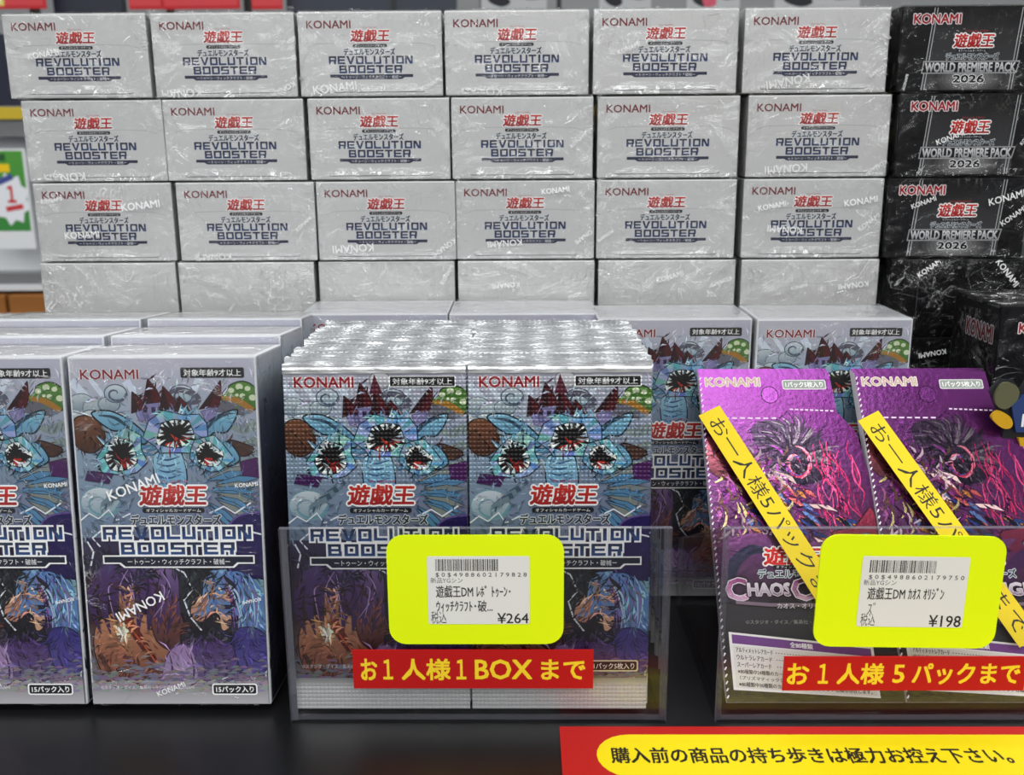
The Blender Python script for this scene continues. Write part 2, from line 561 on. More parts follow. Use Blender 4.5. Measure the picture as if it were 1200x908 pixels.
    def emit(s, mesh, scale, place, mat=0, eps=5e-6):
        """place(u*scale, v*scale, depth) -> xyz. Each piece lies just above whatever it overlaps."""
        its = [it for it in sorted(s.items, key=lambda t: t[0]) if it[2]]
        bb = np.array([[min(q[0] for q in it[1]), max(q[0] for q in it[1]), min(q[1] for q in it[1]), max(q[1] for q in it[1])] for it in its])
        dep = np.zeros(len(its), int)
        for k in range(1, len(its)):
            o_ = (bb[:k, 0] < bb[k, 1] - 1e-6) & (bb[:k, 1] > bb[k, 0] + 1e-6) & (bb[:k, 2] < bb[k, 3] - 1e-6) & (bb[:k, 3] > bb[k, 2] + 1e-6)
            if o_.any(): dep[k] = dep[:k][o_].max() + 1
        for (lay, pts, fs, cols), d in zip(its, dep):
            mesh.add([place(p[0] * scale, p[1] * scale, d * eps) for p in pts], [tuple(reversed(f)) for f in fs], cols, mat)
        s.top = dep.max() * eps if len(its) else 0


# ------------------------------------------------------------------ printed designs
RED, WHITE, INK = (120, 28, 38), (236, 236, 236), (26, 27, 32)
NAVY, BLUE = (20, 27, 54), (32, 62, 122)
GAME = '遊戯王'


def title_block(p, f, dark=False):
    """f(u, v) boxes: the series logo shared by packs and boxes. f maps a named row to its (u0, v0, u1, v1)."""
    ed = (240, 240, 240)
    p.text('YU-GI-OH!', *f['latin'], (170, 60, 60), .004)
    p.text(GAME, *f['logo'], (196, 48, 38), .03, ed, .045, bot=(150, 26, 28), skew=.12)
    p.rrect(*f['pill'], (f['pill'][3] - f['pill'][1]) * .45, (22, 24, 32))
    u0, v0, u1, v1 = f['pill']; h = v1 - v0
    p.text('オフィシャルカードゲーム', u0 + h * .7, v0 + h * .16, u1 - h * .7, v1 - h * .16, WHITE, .004)
    p.text('デュエルモンスターズ', *f['duel'], (44, 48, 54), .036, (214, 220, 226), .03)


ROWS = {'latin': (.455, .672, .6, .69), 'logo': (.335, .7, .7, .812), 'pill': (.345, .83, .69, .86), 'duel': (.28, .868, .78, .925)}


def revolution(p, y=0.0, edge=WHITE):
    p.block('REVOLUTION', .12, .935 + y, .945, 1.008 + y, NAVY, (38, 72, 128), edge, .010)
    p.block('BOOSTER', .215, 1.024 + y, .85, 1.095 + y, (24, 32, 58), (36, 70, 124), edge, .010)
    s = [(.12, 1.106 + y), (.95, 1.106 + y), (.95, 1.14 + y), (.86, 1.14 + y), (.835, 1.163 + y), (.235, 1.163 + y), (.21, 1.14 + y), (.12, 1.14 + y)]
    c = (.535, 1.134 + y)
    p.poly([(a + math.copysign(.008, a - c[0]), b + math.copysign(.008, b - c[1])) for a, b in s], edge); p.up()
    p.poly(s, (22, 27, 46)); p.up()
    p.text('ートゥーン・ウィッチクラフト・破械ー', .25, 1.118 + y, .82, 1.152 + y, WHITE, .004)


def fantasy_art(p, vmax, seed=3):
    """A generic storybook scene: clouds, red-roofed towers, a mushroom, ice caves, ribbons of violet and blue."""
    rnd = random.Random(seed)
    p.poly([(0, 0), (1, 0), (1, .5), (0, .5)], [(196, 196, 204), (190, 190, 202), (150, 162, 178), (156, 172, 188)])
    p.poly([(0, .5), (1, .5), (1, 1.0), (0, 1.0)], [(156, 172, 188), (150, 162, 178), (128, 128, 156), (136, 152, 172)])
    p.poly([(0, 1.0), (1, 1.0), (1, 1.5), (0, 1.5)], [(84, 78, 108), (66, 58, 104), (72, 62, 100), (78, 50, 62)])
    p.poly([(0, 1.5), (1, 1.5), (1, vmax), (0, vmax)], [(92, 60, 64), (84, 76, 118), (172, 170, 178), (168, 160, 164)])
    p.up(2)
    for a, b, c in (((.0, .12), (.34, .5), .05), ((.1, .1), (.44, .6), .03), ((.3, .12), (.4, .3), .05), ((.7, .1), (.6, .35), .04), ((.98, .15), (.8, .4), .04)):
        p.line([a, b], [c, .01], (206, 214, 224))
    p.up()
    # clouds and smoke curls
    for u, v, r in ((.05, .24, .07), (.13, .27, .075), (.2, .25, .06), (.1, .33, .07), (.02, .34, .06), (.25, .33, .05)):
        p.oval(u, v, r, r * .72, ((198, 206, 210), (140, 154, 164)), (112, 124, 138), .005)
    for u, v, r, c in ((.24, .19, .062, (104, 112, 128)), (.6, .2, .07, (96, 100, 118)), (.115, .8, .11, (128, 168, 176)), (.93, .93, .06, (150, 186, 192))):
        p.oval(u, v, r, r * .8, ((206, 212, 218), (150, 170, 180)), c, .006)
        p.curve([(u + r * (1 - t / 9) * math.cos(t * .8), v + r * .8 * (1 - t / 9) * math.sin(t * .8)) for t in range(9)], [.016, .014, .012, .012, .01, .01, .008, .006, .004], c)
        p.up()
    p.curve([(.52, .2), (.58, .17), (.66, .19), (.69, .23), (.64, .25), (.66, .29)], [.01, .03, .035, .03, .02, .006], (112, 112, 128)); p.up()
    # towers with pointed roofs
    for x0, x1, v0, v1 in ((.33, .47, .24, .34), (.37, .47, .22, .36), (.48, .57, .27, .36), (.7, .78, .27, .36)):
        p.shape([(x0, v0 + .02), (x1, v0), (x1 + .01, v1), (x0 + .03, v1)], (146, 142, 178), (58, 52, 78))
    for x in (.385, .43, .465): p.quad(x, .265, x + .022, .295, (66, 58, 92)); p.up()
    for tip, a, b in (((.33, .18), (.32, .3), (.41, .27)), ((.42, .11), (.385, .25), (.495, .235)), ((.5, .15), (.475, .285), (.585, .27)),
                      ((.585, .205), (.555, .29), (.64, .285)), ((.815, .12), (.69, .28), (.8, .265))):
        p.shape([tip, ((tip[0] + b[0]) / 2 + .008, (tip[1] + b[1]) / 2), b, a], (104, 34, 46), (40, 20, 32), .007)
        p.poly([tip, ((a[0] + b[0]) / 2, (a[1] + b[1]) / 2), a], (70, 24, 40)); p.up()
    # spotted mushroom
    p.shape([(.84, .2), (.95, .24), (.93, .31), (.78, .29)], (122, 122, 132), (50, 50, 56))
    p.blob([(.815, .215), (.86, .15), (.93, .125), (.99, .15), (1.02, .22), (.985, .285), (.9, .235)], ((112, 152, 84), (92, 128, 74)), (46, 56, 44))
    p.curve([(.815, .215), (.9, .23), (.985, .285)], [.02, .035, .03], (172, 134, 66)); p.up()
    for u, v, r in ((.87, .175, .017), (.915, .155, .02), (.96, .165, .016), (.93, .205, .016), (.985, .215, .02), (.9, .2, .01)):
        p.oval(u, v, r, r * .85, (206, 214, 190))
    # brown boulder and shadowy drifts
    p.blob([(.0, .34), (.06, .31), (.12, .33), (.165, .4), (.15, .48), (.08, .52), (.0, .47)], ((138, 100, 76), (92, 62, 48)), (52, 34, 30))
    for a in ((.03, .37), (.08, .43), (.11, .38)): p.curve([a, (a[0] + .03, a[1] + .03), (a[0] + .02, a[1] + .07)], .01, (66, 42, 36))
    p.up()
    for v in (.36, .45, .55): p.curve([(1.0, v), (.92, v + .03), (.84, v + .01)], [.06, .05, .01], (148, 160, 158))
    p.up()
    p.blob([(.84, .45), (.93, .47), (.98, .5), (.93, .54), (.84, .52)], (96, 72, 64), (50, 40, 44))
    # wide sails of pale blue ice
    for pts in ([(.1, .3), (.2, .285), (.31, .34), (.4, .43), (.37, .47), (.29, .4), (.2, .39)], [(.9, .285), (.8, .31), (.7, .38), (.64, .46), (.7, .48), (.76, .41), (.84, .4)],
                [(.12, .61), (.17, .5), (.24, .52), (.25, .62)], [(.9, .56), (.84, .46), (.77, .5), (.79, .6)]):
        p.blob(pts, ((150, 190, 208), (104, 150, 176)), (38, 52, 66), .009)
    for c in ([(.14, .31), (.24, .33), (.36, .44)], [(.86, .3), (.77, .34), (.67, .46)]):
        p.curve(c, [.006, .02, .008], (66, 92, 112)); p.up()
    # banded ice pillar
    p.blob([(.44, .52), (.56, .5), (.6, .6), (.585, .72), (.45, .72), (.42, .6)], ((176, 208, 222), (126, 170, 198)), (40, 56, 72), .008)
    for k in range(5): p.curve([(.44, .545 + k * .034), (.5, .56 + k * .034), (.57, .54 + k * .034)], [.004, .012, .004], (74, 112, 146))
    p.up()
    # three split geodes of blue ice: dark hollows lined with quartz points and red crystal
    for cu, cv, ru, rv, rot in ((.555, .415, .135, .105, -.25), (.255, .53, .105, .115, .35), (.735, .535, .105, .085, .5)):
        cr, sr = math.cos(rot), math.sin(rot)

        def q(a, k): return (cu + ru * k * math.cos(a) * cr - rv * k * math.sin(a) * sr, cv + ru * k * math.cos(a) * sr + rv * k * math.sin(a) * cr)
        n = 11
        rim = [q(2 * math.pi * (k + rnd.uniform(-.3, .3)) / n, rnd.choice((1.0, 1.12, 1.34))) for k in range(n)]
        for k in range(10):                                     # crystals bursting out round the rim
            a = rnd.uniform(0, 6.28); b0, b1, tp = q(a - .16, .9), q(a + .16, .9), q(a + rnd.uniform(-.15, .15), rnd.uniform(1.35, 1.75))
            p.shape([b0, tp, b1], rnd.choice([(150, 186, 206), (188, 212, 222), (104, 148, 178)]), (34, 46, 60), .007)
            p.poly([q(a, .9), tp, b1], (112, 152, 178)); p.up()
        p.shape(rim, [tuple(x + rnd.uniform(-26, 22) for x in (164, 196, 212)) for _ in rim], (30, 40, 52), .012)
        for k in range(n):
            t = rnd.uniform(0, 6.28)
            p.poly([rim[k], ((rim[k][0] + rim[(k + 1) % n][0]) / 2, (rim[k][1] + rim[(k + 1) % n][1]) / 2), q(t, .3)], tuple(x + rnd.uniform(-20, 20) for x in (124, 164, 188))); p.up()
        hol = [q(2 * math.pi * (k + rnd.uniform(-.25, .25)) / 9, rnd.uniform(.66, .92)) for k in range(9)]
        p.shape(hol, (30, 27, 34), (22, 28, 38), .012)
        for k in range(7):
            a = rnd.uniform(.2, 2.6); b = q(a, .72); t = (cu + rnd.uniform(-.4, .4) * ru, cv + rnd.uniform(-.1, .5) * rv)
            p.shape([b, ((b[0] + t[0]) / 2 + .016, (b[1] + t[1]) / 2), t, ((b[0] + t[0]) / 2 - .016, (b[1] + t[1]) / 2)], rnd.choice([(168, 46, 40), (120, 28, 32), (192, 74, 60)]), (56, 14, 18), .004)
        for k in range(9):
            for h in range(2):
                f = (h + .5) / 2 + rnd.uniform(-.15, .15)
                b = (hol[k][0] + (hol[(k + 1) % 9][0] - hol[k][0]) * f, hol[k][1] + (hol[(k + 1) % 9][1] - hol[k][1]) * f)
                d = (cu - b[0], cv - b[1]); L = rnd.uniform(.18, .5)
                w_ = rnd.uniform(.006, .014); dl = math.hypot(*d) or 1
                p.poly([(b[0] - d[1] / dl * w_, b[1] + d[0] / dl * w_), (b[0] + d[1] / dl * w_, b[1] - d[0] / dl * w_), (b[0] + d[0] * L, b[1] + d[1] * L)], rnd.choice([(232, 236, 234), (206, 218, 222)]))
            p.up()
        for k in range(6):
            t = rnd.uniform(0, 6.28); p.line([q(t, 1.25), q(t + .12, .85)], [.002, .007], (36, 50, 64)); p.up()
    # shards of crystal bursting outwards at right and left
    for k in range(12):
        a = -.5 + k * .16 + rnd.uniform(-.06, .06)
        b = (.72 + rnd.uniform(-.02, .05), .66 + k * .014)
        tip = (b[0] + .25 * math.cos(a * .7), b[1] + .16 * math.sin(a * .9))
        p.shape([b, ((b[0] + tip[0]) / 2, (b[1] + tip[1]) / 2 - .022), tip, ((b[0] + tip[0]) / 2, (b[1] + tip[1]) / 2 + .02)],
                (108, 150, 180) if k % 3 else (146, 152, 150), (30, 40, 52), .007)
    for k in range(6):
        p.curve([(.32 - k * .02, .66 + k * .02), (.26 - k * .025, .7 + k * .02), (.22 - k * .02, .76 + k * .02)], [.035, .025, .004], (132, 150, 160) if k % 2 else (92, 112, 128)); p.up()
    p.shape([(.06, .62), (.2, .635), (.17, .69), (.04, .67)], (92, 52, 110), (44, 30, 60)); p.shape([(.9, .57), (1.0, .545), (1.0, .66), (.91, .645)], (98, 48, 112), (44, 26, 60))
    # violet moon, dark garden
    p.blob([(.8, 1.12), (.83, .92), (.94, .86), (1.06, .9), (1.1, 1.25), (1.0, 1.4), (.88, 1.3)], ((62, 46, 112), (52, 32, 96)), (120, 104, 160), .01)
    p.blob([(.86, 1.3), (.93, 1.24), (1.02, 1.28), (1.05, 1.62), (.9, 1.58)], (140, 172, 184), (60, 74, 92))
    p.blob([(.42, 1.16), (.62, 1.14), (.8, 1.18), (.82, 1.34), (.66, 1.46), (.48, 1.4)], (62, 64, 76), (32, 32, 42))
    for k in range(16):
        a = (.46 + rnd.random() * .34, 1.16 + rnd.random() * .2)
        p.curve([a, (a[0] + rnd.uniform(-.06, .06), a[1] + .06), (a[0] + rnd.uniform(-.05, .1), a[1] + .13)], [.004, .012, .003], rnd.choice([(118, 116, 104), (92, 104, 112), (38, 36, 48)])); p.up()
    # left: tan petals under violet ribbons
    p.blob([(.05, 1.5), (.2, 1.42), (.36, 1.46), (.46, 1.6), (.44, 1.84), (.14, 1.88), (.03, 1.7)], ((196, 152, 122), (132, 88, 76)), (70, 44, 42))
    p.blob([(.17, 1.26), (.26, 1.24), (.32, 1.31), (.28, 1.42), (.2, 1.42), (.155, 1.34)], ((204, 164, 138), (172, 126, 104)), (80, 52, 52))
    p.blob([(.36, 1.4), (.48, 1.38), (.54, 1.5), (.5, 1.66), (.38, 1.6)], ((150, 100, 88), (96, 62, 66)), (60, 40, 44))
    for k in range(9):
        p.curve([(.05 + k * .045, 1.68 + (k % 3) * .05), (.1 + k * .045, 1.78), (.06 + k * .05, 1.9)], [.03, .02, .004], rnd.choice([(120, 74, 66), (170, 118, 100), (84, 50, 60), (196, 152, 130)])); p.up()
    for k in range(8):
        u = .2 + k * .035
        p.curve([(u, 1.14), (u - .12 + k * .012, 1.22), (u - .17 + k * .03, 1.38), (u - .13 + k * .018, 1.56)], [.03, .062, .05, .006], rnd.choice([(124, 98, 148), (142, 118, 164), (96, 72, 122), (112, 88, 140)]), (78, 52, 98)); p.up()
    for k in range(7):
        u = .22 + k * .035
        p.curve([(u, 1.15), (u + .06, 1.22), (u + .07, 1.36), (u + .02 + k * .012, 1.5)], [.03, .06, .045, .006], rnd.choice([(132, 108, 156), (156, 134, 176), (100, 74, 128)]), (86, 60, 106)); p.up()
    for k in range(14):
        u = .1 + rnd.random() * .34
        p.curve([(u, 1.17 + rnd.random() * .1), (u + rnd.uniform(-.06, .06), 1.3), (u + rnd.uniform(-.08, .08), 1.46)], [.002, .007, .002], rnd.choice([(54, 36, 70), (182, 160, 196)])); p.up()
    p.shape([(.14, 1.51), (.205, 1.49), (.235, 1.56), (.165, 1.585)], (232, 232, 214), (140, 110, 40), .016)
    p.curve([(.22, 1.47), (.28, 1.58), (.36, 1.72)], [.05, .055, .04], (142, 52, 40), (96, 34, 36)); p.up()
    p.curve([(.24, 1.53), (.31, 1.63), (.37, 1.73)], .008, (196, 110, 70)); p.up()
    # right: blue ribbons, dark lace, a pale petal
    p.blob([(.56, 1.46), (.66, 1.44), (.78, 1.5), (.8, 1.62), (.66, 1.7), (.52, 1.62)], (50, 46, 62), (24, 22, 32))
    for k in range(40):
        p.oval(.55 + rnd.random() * .26, 1.5 + rnd.random() * .2, .012, .01, rnd.choice([(34, 30, 44), (108, 104, 124), (70, 64, 86)]), n=7)
    p.blob([(.6, 1.36), (.67, 1.34), (.7, 1.42), (.66, 1.49), (.585, 1.46)], ((206, 170, 152), (190, 148, 132)), (70, 54, 62))
    p.blob([(.7, 1.28), (.8, 1.26), (.83, 1.34), (.78, 1.42), (.72, 1.4)], ((212, 182, 164), (196, 156, 140)), (76, 60, 70))
    p.blob([(.75, 1.42), (.8, 1.4), (.81, 1.5), (.755, 1.54)], (206, 172, 150), (80, 60, 60))
    for k in range(9):
        u = .8 - k * .012
        p.curve([(u, 1.19), (u - .1 + k * .02, 1.24), (u - .13 + k * .024, 1.36), (u - .2 + k * .05, 1.46)], [.02, .05, .04, .006], rnd.choice([(128, 160, 196), (104, 132, 182), (150, 186, 210), (112, 104, 168)]), (112, 146, 190)); p.up()
    for k in range(10):
        u = .78 + k * .008
        p.curve([(u, 1.2), (u + .08, 1.26), (u + .1 + k * .006, 1.4), (u + .09 + k * .018, 1.56), (u + .06 + k * .022, 1.72)], [.02, .05, .055, .06, .01], rnd.choice([(112, 146, 190), (136, 172, 204), (96, 116, 172), (124, 112, 178)]), (110, 138, 184)); p.up()
    for k in range(14):
        u = .72 + rnd.random() * .2
        p.curve([(u, 1.2 + rnd.random() * .1), (u + .05, 1.34), (u + .03 + rnd.random() * .1, 1.52)], [.002, .008, .002], rnd.choice([(52, 60, 110), (186, 210, 226), (160, 120, 180)])); p.up()
    p.blob([(.5, 1.66), (.66, 1.6), (.84, 1.64), (.9, 1.78), (.72, 1.9), (.46, 1.86)], ((100, 76, 128), (124, 112, 144)), (56, 44, 76))
    p.blob([(.82, 1.56), (.93, 1.52), (1.02, 1.6), (1.04, 1.78), (.86, 1.78)], ((80, 72, 140), (112, 104, 160)), (50, 44, 86))
    p.blob([(.44, 1.68), (.54, 1.62), (.6, 1.72), (.58, 1.9), (.4, 1.9)], ((168, 142, 182), (170, 160, 182)), (104, 84, 126))
    for k in range(8): p.curve([(.45 + k * .06, 1.68), (.46 + k * .062, 1.78), (.42 + k * .068, 1.9)], [.004, .012, .003], rnd.choice([(76, 60, 104), (178, 166, 196)])); p.up()
    # lightning
    for zig in ([(.0, .9), (.05, .86), (.1, .89), (.16, .84), (.2, .9), (.28, .86)], [(.86, 1.0), (.92, .96), (1.0, .98)], [(.5, 1.17), (.56, 1.2), (.6, 1.3), (.55, 1.36), (.58, 1.46), (.64, 1.54)],
                [(.03, 1.02), (.06, 1.08), (.04, 1.16)], [(.12, .95), (.06, 1.0), (.1, 1.05)], [(.72, .86), (.8, .82), (.86, .86), (.95, .8)]):
        p.line(zig, .009, (226, 230, 236)); p.up()
    p.brush(900, (0, .1, 1, 1.12), 2, .3, (.025, .07), .010)
    p.brush(1100, (0, 1.12, 1, 1.9), 5, .42, (.03, .1), .013)
    # pale foot of the design, feathered upwards
    p.quad(0, 1.89, 1, vmax, (170, 168, 172), (192, 190, 194)); p.up()
    for k in range(420):
        v = 1.9 - abs(rnd.gauss(0, .07)); u = rnd.random()
        c = tuple(x + rnd.uniform(-14, 14) for x in ((168, 164, 170) if v > 1.84 else (142, 134, 148)))
        p.line([(u - .03, v + .004), (u, v - .004), (u + .03, v + rnd.uniform(-.006, .006))], [.001, .016, .001], c)
    p.up()


def deepen(p, g=1.42):
    p.items = [(a, b, c, [tuple(max(0, x) ** g for x in k[:3]) + (1,) for k in d]) for a, b, c, d in p.items]


def box_front(vmax):
    p = Print(vmax)
    fantasy_art(p, vmax)
    deepen(p)
    p.text('KONAMI', .055, .058, .37, .112, RED, .02, (226, 214, 216), .03)
    p.rrect(.6, .049, .945, .106, .01, (30, 30, 34))
    p.text('対象年齢9才以上', .617, .059, .928, .096, WHITE, .007)
    title_block(p, ROWS)
    revolution(p)
    p.text('©スタジオ・ダイス／集英社・テレビ東京・KONAMI', .05, 1.865, .58, 1.888, (214, 210, 214), .004)
    p.rrect(.682, 1.853, .94, 1.922, .015, WHITE); p.rrect(.69, 1.861, .932, 1.914, .01, INK)
    p.text('15パック入り', .705, 1.87, .918, 1.906, WHITE, .02)
    return p


def pack_front(vmax):
    p = Print(vmax)
    fantasy_art(p, vmax)
    deepen(p)
    p.oval(.53, .095, .058, .05, ((206, 206, 210), (150, 150, 158)), (120, 120, 128), .006)
    p.shape([(.5, .06), (.545, .17), (.47, .17)], (80, 30, 44))
    p.text('KONAMI', .06, .075, .385, .135, (136, 26, 38), .03, (228, 214, 216), .04)
    p.rrect(.58, .07, .945, .133, .008, WHITE); p.rrect(.585, .075, .94, .128, .006, (24, 24, 28))
    p.text('対象年齢9才以上', .6, .083, .925, .12, WHITE, .007)
    title_block(p, {k: (a, b - .02, c, d - .02) for k, (a, b, c, d) in ROWS.items()})
    revolution(p, -.005)
    p.text('©スタジオ・ダイス／集英社・テレビ東京・KONAMI', .04, 1.74, .6, 1.766, (206, 200, 206), .004)
    p.rrect(.675, 1.715, .95, 1.785, .014, (214, 208, 180)); p.rrect(.683, 1.723, .942, 1.777, .01, INK)
    p.text('1パック5枚入り', .697, 1.732, .928, 1.77, WHITE, .007)
    for k in range(6): p.quad(0, 1.825 + k * .01, 1, 1.825 + (k + 1) * .01 if k < 5 else vmax, tuple(150 + k * 10 for _ in range(3)), tuple(156 + k * 10 for _ in range(3)))
    p.up()
    return p


def wall_front(hv):
    """Printed end of a white box lying flat: only the logo on silver-white card. v is in face heights."""
    p = Print(hv)
    p.quad(0, 0, 1, hv, (198, 198, 198)); p.up()
    S = lambda a, b, c, d: (a, b * hv, c, d * hv)
    p.text('KONAMI', *S(.052, .085, .365, .182), (112, 26, 36), .02)
    title_block(p, {'latin': S(.45, .165, .55, .188), 'logo': S(.36, .2, .635, .345), 'pill': S(.375, .375, .62, .417), 'duel': S(.31, .428, .675, .512)})
    p.block('REVOLUTION', *S(.2, .522, .8, .622), NAVY, (30, 54, 104))
    p.block('BOOSTER', *S(.272, .636, .724, .735), NAVY, (26, 48, 98))
    p.poly([(a, b * hv) for a, b in ((.205, .75), (.8, .75), (.8, .788), (.74, .788), (.72, .812), (.285, .812), (.265, .788), (.205, .788))], (34, 40, 66)); p.up()
    p.text('ートゥーン・ウィッチクラフト・破械ー', *S(.29, .762, .715, .802), (222, 224, 228), .006)
    p.line([(.05, .41 * hv), (.12, .37 * hv), (.3, .36 * hv), (.7, .36 * hv), (.88, .37 * hv), (.96, .41 * hv)], .0045, (176, 176, 178)); p.up()
    p.line([(.12, .955 * hv), (.13, .972 * hv), (.87, .972 * hv), (.88, .95 * hv)], .006, (92, 94, 98)); p.up()
    return p


def wall_blank(hv):
    p = Print(hv)
    p.quad(0, 0, 1, hv, (200, 200, 199)); p.up()
    p.line([(.03, .3 * hv), (.97, .31 * hv)], .004, (188, 190, 192)); p.up()
    return p


def black_front(hv):
    p = Print(hv)
    p.quad(0, 0, 1, hv, (20, 20, 22), (10, 10, 12)); p.up()
    S = lambda a, b, c, d: (a, b * hv, c, d * hv)
    p.poly([(.22, 0), (.84, 0), (.82, hv), (.16, hv)], [(24, 24, 26), (24, 24, 26), (66, 66, 68), (66, 66, 68)]); p.up()
    for k in range(7):
        r = .26 - k * .03
        p.oval(.5, .86 * hv, r, r * .5, tuple(52 + k * 13 for _ in range(3)))
    for a, b in ((.215, .165), (.235, .185), (.845, .8), (.825, .78)):
        p.line([(a, 0), (b, hv)], .005, (176, 178, 180)); p.up()
    p.text('KONAMI', *S(.075, .075, .4, .19), (150, 30, 40), .03, (222, 214, 216), .05)
    title_block(p, {'latin': S(.44, .27, .6, .295), 'logo': S(.365, .315, .64, .48), 'pill': S(.39, .505, .61, .54), 'duel': S(.32, .55, .69, .63)})
    p.poly([(a, b * hv) for a, b in ((.165, .645), (.845, .645), (.825, .8), (.155, .8))], (150, 150, 152)); p.up()
    p.poly([(a, b * hv) for a, b in ((.172, .66), (.836, .66), (.818, .786), (.162, .786))], (16, 16, 18)); p.up()
    p.text('WORLD PREMIERE PACK', *S(.18, .668, .815, .78), (214, 214, 216), .03, (50, 50, 52), .015, bot=(150, 150, 154))
    p.text('2026', *S(.385, .82, .6, .91), (16, 16, 18), .05, (222, 222, 224), .05)
    return p


def purple_front():
    """Hanging card pack, u across and v up from its foot, both in widths (drawn with v flipped)."""
    VM = 2.06
    p = Print(VM)
    F = lambda u, v: (u, VM - v)
    rnd = random.Random(11)
    out = [(0, 0), (1, 0), (1, 1.36), (.965, 1.63), (.86, 1.77), (.845, 2.06), (0, 2.06)]
    cols = [(60, 54, 40), (60, 54, 40), (84, 26, 82), (92, 30, 92), (96, 36, 100), (110, 48, 116), (110, 48, 116)]
    p.poly([F(*q) for q in out][::-1], cols[::-1]); p.up()

    def inside(u, v): return 0.015 < u < (1 if v < 1.36 else 1 - (v - 1.36) * .13 if v < 1.63 else .965 - (v - 1.63) * .75 if v < 1.77 else .85) - .02
    # dark mane of strokes, red flame tendrils, blue and gold shards: an abstract burst
    p.blob([F(*q) for q in ((.02, 1.62), (.12, 1.5), (.28, 1.36), (.2, 1.3), (.02, 1.38))], ((150, 76, 92), (70, 34, 40)), (40, 20, 36))
    p.blob([F(*q) for q in ((.3, 1.66), (.5, 1.72), (.72, 1.62), (.78, 1.44), (.66, 1.3), (.44, 1.34))], ((66, 48, 72), (40, 28, 48)))
    for k in range(150):
        a = rnd.uniform(0, 6.28); r = rnd.uniform(.03, .16)
        b = (.54 + r * math.cos(a), 1.5 + r * math.sin(a)); t = (.54 + (r + .17) * math.cos(a + .2), 1.5 + (r + .12) * math.sin(a + .2))
        if inside(*t):
            p.curve([F(*b), F((b[0] + t[0]) / 2 + .02, (b[1] + t[1]) / 2 + .02), F(*t)], [.014, .012, .002], rnd.choice([(34, 26, 40), (70, 62, 76), (118, 106, 116), (52, 40, 60), (88, 60, 92)])); p.up()
    for k in range(44):
        u, v = rnd.uniform(.66, .93), rnd.uniform(1.15, 1.6)
        pts = [(u, v), (u + rnd.uniform(-.03, .04), v - .08), (u + rnd.uniform(-.02, .05), v - .16), (u + rnd.uniform(-.02, .05), v - .25)]
        if all(inside(*q) for q in pts):
            p.curve([F(*q) for q in pts], [.003, .008, .006, .002], rnd.choice([(206, 56, 104), (176, 40, 92), (224, 86, 140), (110, 24, 76)])); p.up()
    for k in range(12):
        a = k * .55
        p.curve([F(.56 + (.03 + .008 * k) * math.cos(a + t) * .8, 1.43 + (.04 + .007 * k) * math.sin(a + t)) for t in (0, .6, 1.2, 1.8)], [.004, .014, .012, .003], rnd.choice([(198, 70, 100), (224, 130, 150), (150, 40, 80), (90, 80, 150)])); p.up()
    for k in range(170):
        u, v = rnd.uniform(.2, .92), rnd.uniform(.86, 1.4)
        if v > 1.75 - u * .85 + .02: continue
        L, a = rnd.uniform(.05, .15), rnd.uniform(-.9, -.35)
        q = (u + L * math.cos(a), v + L * math.sin(a)); mid = ((u + q[0]) / 2 + .012, (v + q[1]) / 2 + .014)
        if inside(*q) and inside(u, v):
            p.shape([F(u, v), F(*mid), F(*q), F(mid[0] - .02, mid[1] - .022)], rnd.choice([(48, 66, 124), (36, 44, 92), (176, 112, 62), (196, 92, 92), (92, 116, 170), (224, 190, 190), (120, 44, 92), (28, 26, 44)]), (30, 22, 40), .005)
    for k in range(130):
        u, v = rnd.uniform(.02, .5), rnd.uniform(.82, 1.5)
        a = rnd.uniform(.6, 2.4); L = rnd.uniform(.06, .16)
        q = (u + L * math.cos(a), v + L * math.sin(a))
        if inside(*q):
            p.curve([F(u, v), F((u + q[0]) / 2 + .02, (v + q[1]) / 2), F(*q)], [.006, .018, .002], rnd.choice([(120, 40, 116), (150, 86, 132), (186, 170, 118), (90, 66, 52), (176, 150, 164), (60, 24, 58), (140, 60, 140)])); p.up()
    p.brush(700, (.02, VM - 1.72, .8, VM - .6), 7, .5, (.02, .07), .010)
    p.blob([F(*q) for q in ((.72, .98), (.86, 1.02), (.98, 1.14), (.99, .96), (.9, .84), (.76, .86))], ((150, 52, 72), (92, 30, 60)), (60, 20, 44))
    p.blob([F(*q) for q in ((.84, .92), (.93, .98), (.97, .9), (.88, .84))], (120, 150, 190), (60, 40, 70))
    p.poly([F(*q) for q in ((0, .86), (1, .86), (1, .56), (0, .56))], [(86, 48, 88), (92, 40, 84), (44, 38, 46), (46, 42, 46)]); p.up()
    p.blob([F(*q) for q in ((.02, .9), (.25, .98), (.55, .92), (.8, .94), (.6, .82), (.3, .84))], ((112, 60, 110), (80, 48, 84)))
    p.curve([F(.08, .66), F(.12, .8), F(.24, .88), F(.34, .84)], [.05, .07, .06, .02], (42, 40, 62)); p.up()
    p.curve([F(.7, .66), F(.76, .78), F(.9, .88), F(.98, .84)], [.03, .07, .06, .02], (70, 36, 80)); p.up()
    p.poly([F(*q) for q in ((0, .56), (1, .56), (1, .28), (0, .28))], [(34, 28, 36), (34, 28, 36), (28, 26, 28), (28, 26, 28)]); p.up()
    p.poly([F(*q) for q in ((0, .28), (1, .28), (1, 0), (0, 0))], [(28, 26, 28), (28, 26, 28), (50, 46, 28), (50, 46, 28)]); p.up()  # olive foot and flecks paint in the yellow sign's reflection
    for k in range(60):
        u, v = rnd.random() * .95, rnd.random() * .1
        p.line([F(u, v), F(u + .04, v + rnd.uniform(-.01, .01))], [.008, .002], rnd.choice([(40, 38, 26), (76, 70, 44)]))
    p.up()

    def T(s, u0, v0, u1, v1, *a, **k): p.text(s, u0, VM - v1, u1, VM - v0, *a, **k)
